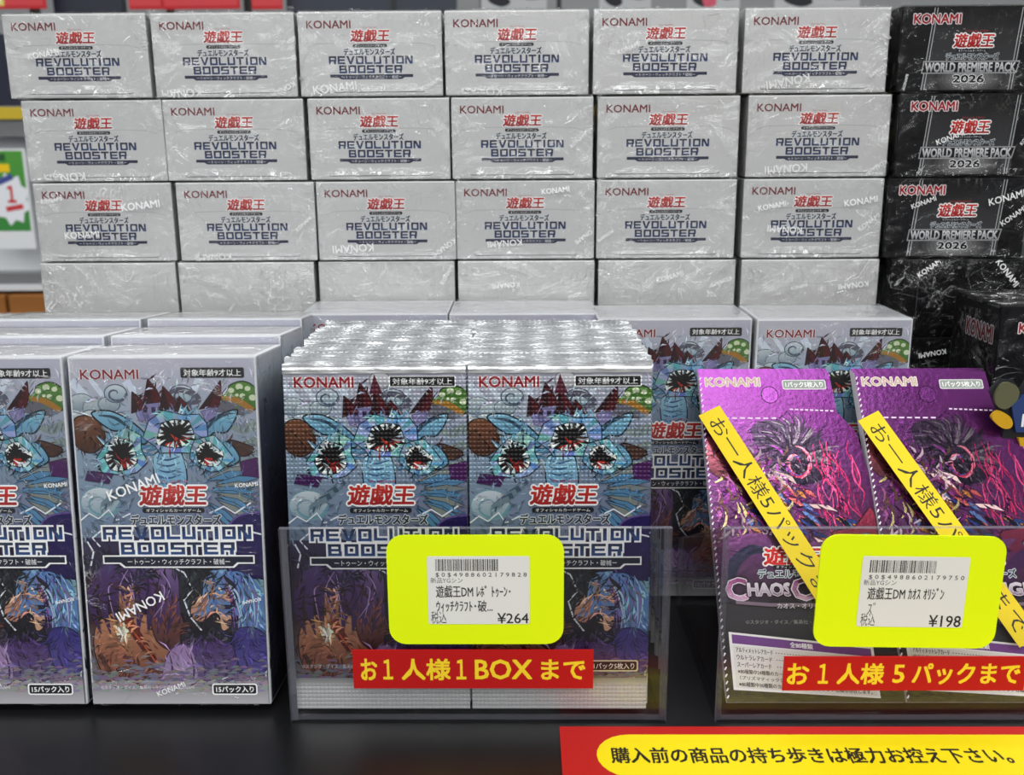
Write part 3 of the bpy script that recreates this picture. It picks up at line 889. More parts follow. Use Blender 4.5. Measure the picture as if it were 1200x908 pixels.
    T('KONAMI', .04, 1.962, .39, 2.022, (196, 170, 150), .02, (238, 232, 226), .04)
    p.rrect(.535, VM - 2.005, .815, VM - 1.938, .012, (226, 226, 224)); p.rrect(.54, VM - 2.0, .81, VM - 1.943, .01, (150, 156, 150))
    T('1パック5枚入り', .555, 1.952, .795, 1.992, (244, 244, 240), .018)
    p.oval(.446, VM - 1.9, .054, .058, (116, 52, 122), (48, 20, 52), .006, n=24)
    for a, b in (((.04, 1.74), (.487, 1.736)), ((.487, 1.736), (.565, 1.798)), ((.565, 1.798), (.85, 1.785))):
        n = 9 if abs(a[0] - b[0]) > .1 else 2
        for k in range(n):
            t0, t1 = k / n, (k + .62) / n
            p.line([F(a[0] + (b[0] - a[0]) * t0, a[1] + (b[1] - a[1]) * t0), F(a[0] + (b[0] - a[0]) * t1, a[1] + (b[1] - a[1]) * t1)], .009, (232, 214, 232) if n == 9 else (60, 26, 64))
    p.up()
    for k in range(52):                                       # perforated left edge
        v = .02 + k * .039
        p.line([F(.003, v), F(.014, v + .017)], .008, (236, 226, 236))
    p.up()
    T('YU-GI-OH!', .42, .895, .58, .91, (200, 120, 110), .004)
    T(GAME, .29, .785, .7, .89, (196, 40, 38), .03, (232, 228, 226), .05, skew=.12)
    p.rrect(.34, VM - .782, .67, VM - .76, .009, (24, 24, 28))
    T('オフィシャルカードゲーム', .36, .764, .65, .779, WHITE, .004)
    T('デュエルモンスターズ', .25, .705, .76, .757, (70, 80, 84), .02, (200, 210, 212), .05)
    for w_, u0, u1, v0, v1 in (('C', .055, .17, .575, .7), ('HAOS', .18, .43, .6, .672), ('O', .44, .585, .575, .7), ('RIGINS', .6, .95, .6, .672)):
        T(w_, u0, v0, u1, v1, (176, 136, 160) if len(w_) == 1 else (206, 194, 204), .03, (40, 26, 40), .09)
        T(w_, u0, v0, u1, v1, (130, 60, 104) if len(w_) == 1 else (214, 204, 212), .022, (206, 192, 204), .03, bot=(190, 150, 176) if len(w_) == 1 else (150, 130, 146))
    p.line([F(.1, .56), F(.3, .545), F(.7, .545), F(.92, .56)], .02, (112, 92, 108)); p.up()
    T('カオス・オリジンズ', .34, .524, .66, .556, (206, 200, 204), .01, (50, 40, 48), .03)
    T('©スタジオ・ダイス／集英社・テレビ東京・KONAMI', .15, .435, .82, .46, (132, 128, 126), .002)
    # printed list of card kinds
    q = lambda s_, t_: F(.053 + (.856 - .053) * s_, (.378 - .085 * s_) + ((.075 - .046 * s_) - (.378 - .085 * s_)) * t_)
    p.poly([q(-.012, -.04), q(-.012, 1.03), q(1.012, 1.03), q(1.012, -.04)], (226, 222, 222)); p.up()
    p.poly([q(.008, 0), q(.008, .17), q(.992, .17), q(.992, 0)], (108, 58, 128)); p.up()
    p.poly([q(.008, .2), q(.008, .99), q(.992, .99), q(.992, .2)], (214, 210, 206)); p.up()

    def row(s, a, b, t0, t1, c=(60, 54, 56)): p.text(s, a, t0, b, t1, c, .008, xf=lambda z: q(z[0], z[1]))
    row('全80種類', .42, .58, .03, .14, (240, 236, 240))
    for k, s in enumerate(('アルティメットレアカード', 'ウルトラレアカード', 'スーパーレアカード')):
        row(s, .03, (.29, .28, .27)[k], .235 + k * .135, .33 + k * .135)
        row('················', .31, .62, .27 + k * .135, .29 + k * .135)
        row(('8種類', '14種類', '22種類')[k], .66, .8, .235 + k * .135, .33 + k * .135)
    row('※80種類中24種類のカードにはパラレルレア仕様も存在します。', .03, .86, .64, .725)
    row('（プリズマティックシークレットレア仕様も存在します。）', .04, .9, .76, .835)
    row('※80種類中30種類のカードにはシークレットレア仕様も存在します。', .03, .96, .875, .96)
    return p, out


# ------------------------------------------------------------------ goods
BW, BD, BH = .0689, .0386, .1345              # booster box: width, thickness, height


def film_mesh(name, x0, x1, y0, y1, z0, z1, seed, marks=(), fringe='front_top', film='film', off=.0005, crumple=1.0, bulge=1.0):
    """Loose clear wrap round a box: each side a wrinkled grid, a crinkled seam, white repeated lettering on the front."""
    rnd = np.random.RandomState(seed)
    m = Mesh()
    ph = rnd.rand(8) * 6.28
    fr = 40 + rnd.rand(8) * 160

    def wob(a, b):
        return sum(math.sin(fr[k] * (a * math.cos(k * 1.3) + b * math.sin(k * 1.3)) * 1.7 + ph[k]) for k in range(5)) / 5

    bul = bulge * rnd.uniform(.0006, .0015); tilt = rnd.uniform(-.4, .6)

    def dfront(u, v):
        e = min(1, min(u, 1 - u, v, 1 - v) * 8)
        t = min(1, (1 - v) / .5)
        prof = (1 - (1 - t) ** 2) * min(1, v * 5) * min(1, min(u, 1 - u) * 6)
        return off + .0005 * min(1, bulge) * e * (.5 + .5 * wob(u * .08, v * .08)) + bul * prof * (.75 + .25 * wob(u * .045 + 1, .3) + tilt * (u - .5))

    def grid(o, du, dv, nu, nv, nrm, amp, front=False):
        vs, cr_ = [], []
        for j in range(nv + 1):
            for i in range(nu + 1):
                u, v = i / nu, j / nv
                e = min(u, 1 - u, v, 1 - v) * 8; e = min(1, e)
                d = off + amp * e * (.5 + .5 * wob(u * .08, v * .08))
                edge = max(0, 1 - min(u, 1 - u, (1 - v) * .8, v * 1.5) * 5)
                if front:
                    d = dfront(u, v)
                    k_ = (.2 + .8 * edge ** 1.3) if crumple < 1.5 else .9
                else: k_ = .8
                cr_.append((k_, k_, k_, 1))
                pnt = Vector(o) + Vector(du) * u + Vector(dv) * v + Vector(nrm) * d
                vs.append(pnt)
        m.add(vs, [(j * (nu + 1) + i, j * (nu + 1) + i + 1, (j + 1) * (nu + 1) + i + 1, (j + 1) * (nu + 1) + i) for j in range(nv) for i in range(nu)], cr_)
    X, Y, Z = x1 - x0, y1 - y0, z1 - z0
    grid((x0, y0, z0), (X, 0, 0), (0, 0, Z), 26, 20, (0, -1, 0), .0005, True)
    grid((x0, y0, z1), (X, 0, 0), (0, Y, 0), 16, 10, (0, 0, 1), .0003)
    grid((x1, y0, z0), (0, Y, 0), (0, 0, Z), 8, 10, (1, 0, 0), .0003)
    grid((x0, y1, z0), (0, -Y, 0), (0, 0, Z), 8, 10, (-1, 0, 0), .0003)
    # crinkled heat-seam along the top front edge
    if fringe:
        n = 46
        vs = []
        for i in range(n + 1):
            h = rnd.uniform(.0002, .0013)
            x = x0 + X * i / n
            vs += [(x, y0 - off - .0001, z1 + off * .4), (x + rnd.uniform(-.0005, .0005), y0 - off - rnd.uniform(.0, .0009), z1 + off * .4 + h)]
        m.add(vs, [(2 * i, 2 * i + 2, 2 * i + 3, 2 * i + 1) for i in range(n)])
        # gathered corner tucks
        for sx in (x0, x1):
            for k in range(9):
                z = z0 + Z * rnd.rand(); s = 1 if sx == x1 else -1
                a = rnd.uniform(.0015, .004)
                m.add([(sx + s * off, y0 - off, z), (sx + s * (off + rnd.uniform(.0002, .0009)), y0 - off, z + a * .5), (sx + s * off, y0 - off, z + a), (sx - s * a, y0 - off - .0009, z + a * .6)], [(0, 1, 2), (0, 2, 3)])
    # raised crease lines: long thin tents in the film, gathered at the corners and the top
    n_c = int(120 * crumple)
    for k in range(n_c):
        q = rnd.rand()
        if q < .55:
            cx_, cz_ = (x0 if rnd.rand() < .5 else x1), (z1 if rnd.rand() < .75 else z0)
            u = cx_ + (1 if cx_ == x0 else -1) * X * rnd.beta(1, 3.2) * .5; z = cz_ + (1 if cz_ == z0 else -1) * min(Z, X) * rnd.beta(1, 2.6) * .7
            a = math.atan2(z - cz_, u - cx_) + rnd.normal(0, .5)
        elif q < .8: u, z, a = x0 + X * rnd.rand(), z1 - Z * rnd.beta(1, 5) * .5, rnd.normal(-1.1, .5)
        else: u, z, a = x0 + X * rnd.rand(), z0 + Z * rnd.rand(), rnd.normal(.1, .5)
        L, wd_, hh_ = rnd.uniform(.002, .009), rnd.uniform(.00016, .00045), rnd.uniform(.00014, .0004)
        ca, sa = math.cos(a), math.sin(a); bend = rnd.normal(0, .3)
        pts_ = []
        for t in (0, .35, .7, 1):
            px_, pz_ = u + L * t * ca - L * t * t * sa * bend, z + L * t * sa + L * t * t * ca * bend
            w_t = wd_ * (1 - abs(2 * t - 1) ** 2 * .9)
            for o2, h2 in ((-w_t, 0), (0, hh_), (w_t, 0)):
                pts_.append((px_ - sa * o2, y0 - dfront((px_ - x0) / X, (pz_ - z0) / Z) - .0001 - h2, pz_ + ca * o2))
        if all(x0 < q_[0] < x1 and z0 < q_[2] < z1 for q_ in pts_):
            m.add(pts_, [f_ for j in range(3) for f_ in ((3 * j, 3 * j + 3, 3 * j + 4, 3 * j + 1), (3 * j + 1, 3 * j + 4, 3 * j + 5, 3 * j + 2))], [(.1, .1, .1, 1)] * 12)
    p = Print(Z / X)
    for (u, v, rot, size) in marks:
        hh = size * .19
        cr, sr = math.cos(math.radians(rot)), math.sin(math.radians(rot))
        p.text('KONAMI', -size / 2, -hh / 2, size / 2, hh / 2, (240, 240, 240), .012,
               xf=lambda q, u=u, v=v, cr=cr, sr=sr: (u + q[0] * cr + q[1] * sr, v - q[0] * sr + q[1] * cr))
    p.emit(m, X, lambda a, b, d: (x0 + a, y0 - dfront(min(1, max(0, a / X)), min(1, max(0, 1 - b / Z))) - .00035 - d, z1 - b), 1)
    return m.data(name, [M[film], M['film_ink']])


def carton_mesh(name, wd, dp, ht, front, col, mat, back=None, extra=None):
    """Carton with a folded, printed front; x centred, y back from 0, z up from 0."""
    m = Mesh()
    m.box(-wd / 2, wd / 2, 0, dp, 0, ht, col)
    me = m.data(name + '_shell', [mat]); bevel(me, .0007, 2)
    # bevelled shell + print layers in one mesh
    full = Mesh()
    full.add([v.co[:] for v in me.vertices], [tuple(p.vertices) for p in me.polygons], col)
    bpy.data.meshes.remove(me)
    if front:
        k = .0008
        front.emit(full, wd - 2 * k, lambda a, b, d: (-wd / 2 + k + a, -.00004 - d, ht - k - b))
    if extra: extra(full)
    return full.data(name, [mat])


def booster_box(label, x, y, z, mesh, film, lean=0.0, group=None, turn=0.0):
    t = thing('booster_box', label, 'box', (x, y, z), (-lean, 0, turn), group)
    mesh_obj('carton', mesh, t)
    mesh_obj('shrink_wrap', film, t)
    return t


SHELF = EYE - .2098
HV = BD / BW
K = .0016 / BW
wall_print_me = carton_mesh('white_carton_printed', BW, BH, BD, wall_front((BD - .0016) / (BW - .0016)), (198, 198, 198), M['silver_card'])
wall_blank_me = carton_mesh('white_carton_blank', BW, BH, BD, wall_blank((BD - .0016) / (BW - .0016)), (200, 200, 199), M['silver_card'])
black_me = carton_mesh('black_carton_printed', BW, BH, BD, black_front((BD - .0016) / (BW - .0016)), (12, 12, 14), M['black_card'])


def plain_black(hv):
    p = Print(hv); p.quad(0, 0, 1, hv, (12, 12, 14), (10, 10, 12)); p.up()
    p.line([(.03, hv * .35), (.2, hv * .35), (.2, hv * .95)], .004, (70, 70, 72)); p.up()
    return p


black_blank_me = carton_mesh('black_carton_blank', BW, BH, BD, plain_black((BD - .0016) / (BW - .0016)), (12, 12, 14), M['black_card'])
def box_side(full):
    p = Print(BH / BD)
    for v0, v1, a, b in ((.0, .16, (190, 194, 200), (176, 184, 194)), (.16, .6, (176, 184, 194), (84, 90, 116)), (.6, 1.3, (84, 90, 116), (36, 34, 62)), (1.3, 3.5, (36, 34, 62), (28, 24, 44))):
        p.quad(.03, v0 + .03, .97, min(v1 + .03, BH / BD - .03), a, b)
    p.up()
    p.brush(160, (.05, .1, .95, 3.3), 8, .3, (.1, .3), .05)
    p.emit(full, BD, lambda a, b, d: (BW / 2 + .0001 + d, a, BH - b))


stand_me = carton_mesh('white_carton_picture', BW, BD, BH, box_front((BH - .0016) / (BW - .0016)), (200, 202, 206), M['card'],
                       extra=box_side)

# ---- setting
def slab(name, x0, x1, y0, y1, z0, z1, mat, parent=None, bev=.0):
    m = Mesh(); m.box(x0, x1, y0, y1, z0, z1)
    me = m.data(name, [mat])
    if bev: bevel(me, bev)
    return mesh_obj(name, me, parent)


tag(slab('floor', -4, 4, -4, 5, -.05, 0, M['floor']), None, None, kind='structure')
tag(slab('wall_back', -4, 4, 5, 5.1, 0, 3.0, M['white_panel']), None, None, kind='structure')

shelf = thing('display_shelf', 'black laminate display shelf carrying all the boxes and packs', 'shelf', (0, .45, 0))
slab('shelf_board', -.9, .9, -.19, .36, SHELF - .025, SHELF, M['shelf_black'], shelf, .0015)
slab('base_cabinet', -.88, .88, -.16, .35, 0, SHELF - .025, M['black'], shelf, .002)

WY = .494                                      # depth of the wall of boxes
TOPS = [EYE + .0628 - k * .03955 for k in range(5)]
riser = thing('display_riser', 'black riser block under the wall of stacked boxes', 'riser', (-.02, WY, SHELF))
slab('riser_block', -.29, .36, .012, .13, 0, TOPS[4] - BD - SHELF - .0006, M['black'], riser, .001)

# ---- wall of boxes lying flat, printed ends outwards
EDGES = [[(6, 174), (176.5, 347.5), (350, 518), (521.5, 690), (695, 864.5), (872, 1041.5)],
         [(30, 190.5), (192, 358), (363.5, 526), (530, 694.3), (700, 866), (874.5, 1043)],
         [(41.5, 204), (208, 370.5), (374, 532), (535.5, 695.5), (699, 862), (868.5, 1034.5)],
         [(50, 208.5), (210, 371), (375.8, 532), (538.5, 695), (700.6, 861), (865, 1030)]]
MIDY = (62, 165, 260, 352)
MARKS = {(0, 0): [(.27, .27, 8, .22)], (0, 1): [(.17, .54, 183, .3), (.9, .52, 205, .2)], (0, 2): [(.24, .51, 6, .31), (.92, .49, 28, .16)], (0, 3): [(.24, .545, 181, .3)],
         (0, 4): [(.24, .26, 20, .16)], (0, 5): [(.31, .49, 190, .3), (.94, .42, 213, .14)], (1, 0): [(.25, .54, 183, .32), (.94, .53, 205, .12)], (1, 3): [(.9, .3, 40, .14)],
         (1, 5): [(.28, .51, 184, .3), (.93, .5, 210, .16)], (2, 0): [(.78, .16, 6, .28), (.33, .37, 3, .25), (.13, .12, 10, .16)], (2, 1): [(.24, .54, 182, .26), (.92, .3, 40, .14)],
         (2, 2): [(.25, .48, 183, .3), (.92, .48, 215, .2)], (2, 3): [(.35, .45, 184, .25), (.94, .4, 215, .17), (.72, .07, 6, .2)], (2, 4): [(.06, .4, 215, .13)],
         (2, 5): [(.2, .19, 10, .2), (.84, .16, 8, .24), (.91, .31, 36, .18), (.3, .36, 176, .25)], (3, 2): [(.95, .1, 60, .16)], (3, 4): [(.52, .12, 16, .2), (.9, .16, 200, .16)],
         (3, 5): [(.42, .2, 12, .12), (.82, .19, 186, .22)], (3, 3): [(.35, .18, 185, .2)]}
ORD = ['leftmost', 'second from left', 'third from left', 'fourth from left', 'fifth from left', 'sixth from left']
ROWN = ['top', 'second', 'third', 'fourth']
seed = 10
for r in range(4):
    for c in range(6):
        a, b = at(EDGES[r][c][0], MIDY[r], WY), at(EDGES[r][c][1], MIDY[r], WY)
        seed += 1
        fm = film_mesh('wrap', -BW / 2 + .0004, BW / 2 - .0004, 0, BH, 0, BD, seed, [(u, v, q, s) for u, v, q, s in MARKS.get((r, c), [])], off=.0004, crumple=1.0 if r < 3 else 2.0)
        lab = ('white lying box with printed end, %s row of the wall, %s' if r < 3 else 'white lying box with blank end, %s row of the wall, %s') % (ROWN[r], ORD[c])
        booster_box(lab, (a.x + b.x) / 2, WY + (.0006 if r == 3 else 0) + .0003 * ((c * 7 + r * 3) % 4), TOPS[r] - BD, wall_print_me if r < 3 else wall_blank_me, fm, group='white boxes stacked as a wall')
BX = [(1054, 0), (1051, 1), (1038, 2), (1041, 3), (1041, 4)]
for px, r in BX:
    a = at(px, (56, 160, 255, 350, 440)[r], WY - .002)
    mk = {0: [(.05, .5, 80, .1)], 1: [(.36, .3, 20, .2), (.9, .3, 55, .12)], 2: [(.25, .17, 20, .18), (.84, .14, 15, .26), (.9, .27, 35, .2)], 3: [(.27, .06, 35, .2), (.84, .1, -50, .24)], 4: [(.3, .12, 190, .2), (.5, .4, 5, .26), (.5, .5, 182, .22)]}[r]
    fm = film_mesh('wrap', -BW / 2 + .0004, BW / 2 - .0004, 0, BH, 0, BD, 60 + r, mk, film='dark_film', off=.0004, crumple=1.0 if r < 3 else 1.8)
    lab = 'black lying box, %s in the stack right of the white wall' % ('topmost', 'second from the top', 'third from the top', 'fourth from the top', 'lowest, behind the purple packs')[r]
    booster_box(lab, a.x + BW / 2, WY - .002, TOPS[r] - BD, black_me if r < 3 else black_blank_me, fm, group='black boxes stacked beside the wall')

# ---- standing boxes
SM = [(.315, .71, 20, .3), (.93, .7, 4, .12), (.31, 1.39, 207, .29), (.93, 1.36, 190, .1), (.45, 1.88, 22, .17)]
LEAN = math.radians(5)
LB = EYE - .2067
n = 0
for col, x in ((0, -.2026), (1, -.1317)):
    for k in range(3):
        n += 1
        fm = film_mesh('wrap', -BW / 2 + .0005, BW / 2 - .0005, 0, BD, 0, BH, 80 + n, SM if k == 0 else (), off=.0007 if k == 0 else .0005, bulge=.8 if k == 0 else .1, film='tight_film', crumple=.5)
        lab = 'white standing picture-front box, %s %s' % (('at the left edge of the shelf', 'left of the silver packs')[col], ('foremost of its file', 'second of its file', 'last of its file')[k])
        booster_box(lab, x + (.0003, -.0012, -.0016)[k] * (1 if col == 0 else .5), .3355 + k * .0404, LB - .0004, stand_me, fm, LEAN, group='standing boxes in files at the left')
for i, (pl, yl, pr, yr, Y, lab) in enumerate(((352.7, 372, 523.7, 371, .4505, 'white standing box behind the left file of silver packs'), (527, 370, 700, 369, .449, 'white standing box behind the right file of silver packs'),
                                              (700.6, 366, 882.7, 362, .4331, 'white standing box between the silver packs and the left purple pack'), (888, 363, 1072, 360, .4306, 'white standing box behind the two purple packs'))):
    a, b = at(pl, yl, Y), at(pr, yr, Y)
    fm = film_mesh('wrap', -BW / 2 + .0005, BW / 2 - .0005, 0, BD, 0, BH, 120 + i, [(.3, .6, 14, .3)] if i == 3 else [(.9, .4, 20, .12)], off=.0007, film='tight_film', crumple=.5)
    booster_box(lab, (a.x + b.x) / 2, Y, (SHELF + .0003) if i > 1 else SHELF + .0003, stand_me, fm, 0, 'standing boxes in a row behind the packs')

# black standing box at the right edge
BB = at(1173, 359, .42)
bh, bd = BB.z - SHELF, .045


def dark_front(vm):
    p = Print(vm); p.quad(0, 0, 1, vm, (14, 14, 18), (10, 10, 14)); p.up()
    p.text('KONAMI', .12, .1, .46, .165, (150, 34, 44), .03, (226, 216, 216), .05)
    for k in range(8): p.oval(.55, 1.2, .4 - k * .04, .6 - k * .05, (26 + k * 6, 26 + k * 5, 40 + k * 9))
    return p


def dark_side(full):
    p = Print(bh / bd)
    p.quad(.02, .03, .98, bh / bd - .03, (12, 12, 14)); p.up()
    p.text('KONAMI', .33, .22, .9, .38, (90, 30, 36), .03, (150, 146, 150), .05)
    p.emit(full, bd, lambda a, b, d: (-BW / 2 - .00004 - d, bd - a, bh - b))


dk = carton_mesh('black_carton_tall', BW, bd, bh, dark_front((bh - .0016) / (BW - .0016)), (12, 12, 14), M['black_card'], extra=dark_side)
fm = film_mesh('wrap', -BW / 2 + .0005, BW / 2 - .0005, 0, bd, 0, bh, 140, [], film='dark_film', off=.0005)
booster_box('black standing box at the right edge, dark side face turned to view', BB.x + BW / 2, .42, SHELF + .0002, dk, fm)

# ---- silver booster packs in the left holder
PW, PH = .0655, .1325
PVM = PH / PW


def pouch(v):
    """How far the foil bulges at height fraction v (0 foot, 1 top)."""
    return .0011 * max(0.0, math.sin(math.pi * min(1, max(0, (v - .075) / .8)))) ** .6 + .0001


def pack_meshes():
    m = Mesh()
    pr = pack_front((PH - .0005) / PW)
    cuts = [0, .075, .1, .14, .2, .3, .45, .6, .7, .78, .83, .862, .9, 1]
    # front print (flat, then cut into strips and bulged), back of the pouch
    pr.emit(m, PW, lambda a, b, d: (-PW / 2 + a, -d, PH - b))
    me = m.data('pouch', [M['foil'], M['silver']])
    bm = bmesh.new(); bm.from_mesh(me)
    for c in cuts[1:-1]:
        bmesh.ops.bisect_plane(bm, geom=bm.verts[:] + bm.edges[:] + bm.faces[:], dist=1e-7, plane_co=(0, 0, PH * c), plane_no=(0, 0, 1))
    for v in bm.verts:
        f = min(1, max(0, v.co.z / PH))
        k = max(i for i in range(len(cuts)) if cuts[i] <= f + 1e-5)
        if k == len(cuts) - 1: d = pouch(1)
        else:
            t = (f - cuts[k]) / (cuts[k + 1] - cuts[k]); d = pouch(cuts[k]) * (1 - t) + pouch(cuts[k + 1]) * t
        v.co.y -= d
    # back skin and side welts
    lay = bm.verts.layers.float_color['ink']
    prev = None
    for c in cuts:
        z = PH * c; d = pouch(c)
        a = [bm.verts.new((x, y, z)) for x, y in ((-PW / 2, d), (PW / 2, d), (PW / 2, -d + .0001), (-PW / 2, -d + .0001))]
        for q in a: q[lay] = lin((176, 178, 182))
        if prev:
            for i, j in ((0, 1), (1, 2), (3, 0)):
                f = bm.faces.new((prev[i], prev[j], a[j], a[i])); f.material_index = 1
        prev = a
    bm.to_mesh(me); bm.free()
    # crimped top strip: fine saw-toothed edge, ribbed across
    s = Mesh(); nT = 60
    vs = []
    for j, (v, y) in enumerate(((.0, -.0006), (.0014, -.0009), (.0022, -.0005), (.0034, -.0006))):
        for i in range(nT + 1):
            zz = PH - .0036 + v + (.0005 * (i % 2) if j == 3 else 0)
            vs.append((-PW / 2 + PW * i / nT, y - .0002 * math.sin(i * .55 + j), zz))
    W_ = nT + 1
    fs = [(j * W_ + i, j * W_ + i + 1, (j + 1) * W_ + i + 1, (j + 1) * W_ + i) for j in range(3) for i in range(nT)]
    s.add(vs, fs)
    s.add([(x, .0004 - y, z) for x, y, z in [(a, -b * .4, c) for a, b, c in vs]], [tuple(reversed(f)) for f in fs])
    top = s.data('top_seal', [M['silver']])
    b = Mesh(); vs = []
    for j in range(7):
        for i in range(2): vs.append((-PW / 2 + PW * i, -.00045 - .0003 * (j % 2), .0003 + j * .0011))
    b.add(vs, [(2 * j, 2 * j + 1, 2 * j + 3, 2 * j + 2) for j in range(6)])
    bot = b.data('bottom_seal', [M['silver']])
    return me, top, bot


pack_me, top_me, bot_me = pack_meshes()
PLEAN = math.atan2(.0092, .1325)
rnd = random.Random(5)
NP = 28
for colm, px in ((0, -.0862 + PW / 2), (1, -.0862 + PW * 1.5 + .0009)):
    for k in range(NP):
        if k == 0: lab = 'silver foil booster pack, foremost in the %s file of the left holder' % ('left', 'right')[colm]
        else: lab = 'silver foil pack behind the foremost one, %s file of the left holder' % ('left', 'right')[colm]
        t = thing('booster_pack', lab, 'pack', (px + (rnd.uniform(-.0012, .0012) if k else 0), .3325 + k * .0031, SHELF + .0029 + (rnd.uniform(0, .0012) if k else 0)), (-PLEAN, 0, rnd.uniform(-.012, .012) if k else 0),
                  'silver packs in the %s file' % ('left', 'right')[colm])
        mesh_obj('pouch', pack_me, t); mesh_obj('top_seal', top_me, t); mesh_obj('bottom_seal', bot_me, t)


# ---- clear holders
def holder(label, x0, x1, y0, y1, hf, hb, lean_back=0.0):
    t = thing('pack_holder', label, 'holder', ((x0 + x1) / 2, y0, SHELF))
    w_ = (x1 - x0) / 2; T = .0024
    f = Mesh(); f.box(-w_, w_, 0, T, 0, hf, mats=[0, 1, 0, 1, 1, 1]); mesh_obj('front_panel', f.data('front_panel', [M['acrylic'], M['acrylic_edge']]), t)
    b = Mesh(); b.box(-w_ + T, w_ - T, T, y1 - y0, .0002, T, mats=[1, 0, 1, 0, 0, 0]); mesh_obj('base_panel', b.data('base_panel', [M['acrylic'], M['acrylic_edge']]), t)
    k = Mesh(); k.box(-w_ + T, w_ - T, y1 - y0, y1 - y0 + T, .0002, hb, mats=[0, 1, 0, 1, 1, 1]); mesh_obj('back_panel', k.data('back_panel', [M['acrylic'], M['acrylic_edge']]), t)
    for s in (-1, 1):
        m = Mesh()
        xa, xb = (-w_, -w_ + T) if s < 0 else (w_ - T, w_)
        d = y1 - y0
        pts = [(T, 0), (d, 0), (d, hb), (T, hf)]
        vs = [(xa, y, z) for y, z in pts] + [(xb, y, z) for y, z in pts]
        m.add(vs, [(3, 2, 1, 0), (4, 5, 6, 7)], mat=0)
        m.add(vs, [(0, 1, 5, 4), (1, 2, 6, 5), (2, 3, 7, 6), (3, 0, 4, 7)], mat=1)
        mesh_obj('side_panel', m.data('side_panel', [M['acrylic'], M['acrylic_edge']]), t)
    return t


HY = .3268
holder('clear acrylic holder full of silver packs, left one of two', -.0878, .0527, HY, .428, .0778, .036)
holder('clear acrylic holder with purple packs, right one of two', .0712, .2172, HY, .424, .0776, .034)

# ---- purple hanging packs in the right holder
pp, outline = purple_front()
QW = .0675
QA = math.atan2(.0869, .1085)


def purple_mesh():
    m = Mesh(); T = .0022
    o = [(u * QW, v * QW) for u, v in outline]
    n = len(o)
    m.add([(x, 0, z) for x, z in o] + [(x, T, z) for x, z in o], [tuple(range(n)), tuple(range(2 * n - 1, n - 1, -1))], (150, 80, 150))
    for i in range(n):
        a, b = o[i], o[(i + 1) % n]
        m.add([(a[0], 0, a[1]), (a[0], T, a[1]), (b[0], T, b[1]), (b[0], 0, b[1])], [(0, 1, 2, 3)], (226, 220, 228))
    pp.emit(m, QW, lambda a, b, d: (a, -.00005 - d, 2.06 * QW - b))
    for i, f in enumerate(m.f):
        if max(m.v[k][2] for k in f) < .58 * QW or max(min(m.c[k][:3]) for k in f) > .3: m.m[i] = 1                 # plain varnished ink below the title
    return m.data('purple_carton', [M['holo'], M['paper']])


pur_me = purple_mesh()


def tape_mesh(p0, p1, wd, s, y):
    m = Mesh()
    L = math.hypot(p1[0] - p0[0], p1[1] - p0[1]); a = math.atan2(p1[1] - p0[1], p1[0] - p0[0])
    p = Print(wd / L)
    p.quad(0, 0, 1, wd / L, (238, 208, 30)); p.up()
    h = wd / L
    p.text(s, .045, h * .16, .965, h * .84, (46, 44, 40), .004)
    ca, sa = math.cos(a), math.sin(a)
    place = lambda u, v, d: (p0[0] + u * ca + v * sa, y - d, p0[1] + u * sa - v * ca)
    # strip has its own thickness
    q = [place(0, 0, 0), place(L, 0, 0), place(L, wd, 0), place(0, wd, 0)]
    m.add(q + [(x, y + .0002, z) for x, _, z in q], [(0, 1, 5, 4), (1, 2, 6, 5), (2, 3, 7, 6), (3, 0, 4, 7)], (238, 208, 30))
    p.emit(m, L, place)
    return m.data('warning_tape', [M['paper']])


for j, x in enumerate((.0769, .1452)):
    for k in range(3):
        y0 = .3348 + k * .0036
        lab = ('purple holographic card pack leaning in the right holder, %s' % ('left one with yellow tape', 'right one with yellow tape')[j]) if k == 0 else 'purple card pack leaning behind the %s taped one' % ('left', 'right')[j]
        t = thing('card_pack', lab, 'pack', (x + .0004 * k, y0, SHELF + .0041), (-QA, 0, 0), ('taped purple packs' if k == 0 else 'purple packs hidden behind the %s one' % ('left', 'right')[j]))
        mesh_obj('carton', pur_me, t)
        if k == 0:
            P0, P1 = ((.059 * QW + .003, 1.80 * QW), (.66 * QW, .5 * QW)) if j == 0 else ((.045 * QW + .003, 1.76 * QW), (.80 * QW, .36 * QW))
            if j == 0: P1 = (.78 * QW, .46 * QW)
            mesh_obj('warning_tape', tape_mesh(P0, P1, .0105, 'お一人様5パックまで', -.0042), t)

# ---- price tags, limit strips, shelf sign
FY = HY - .0009


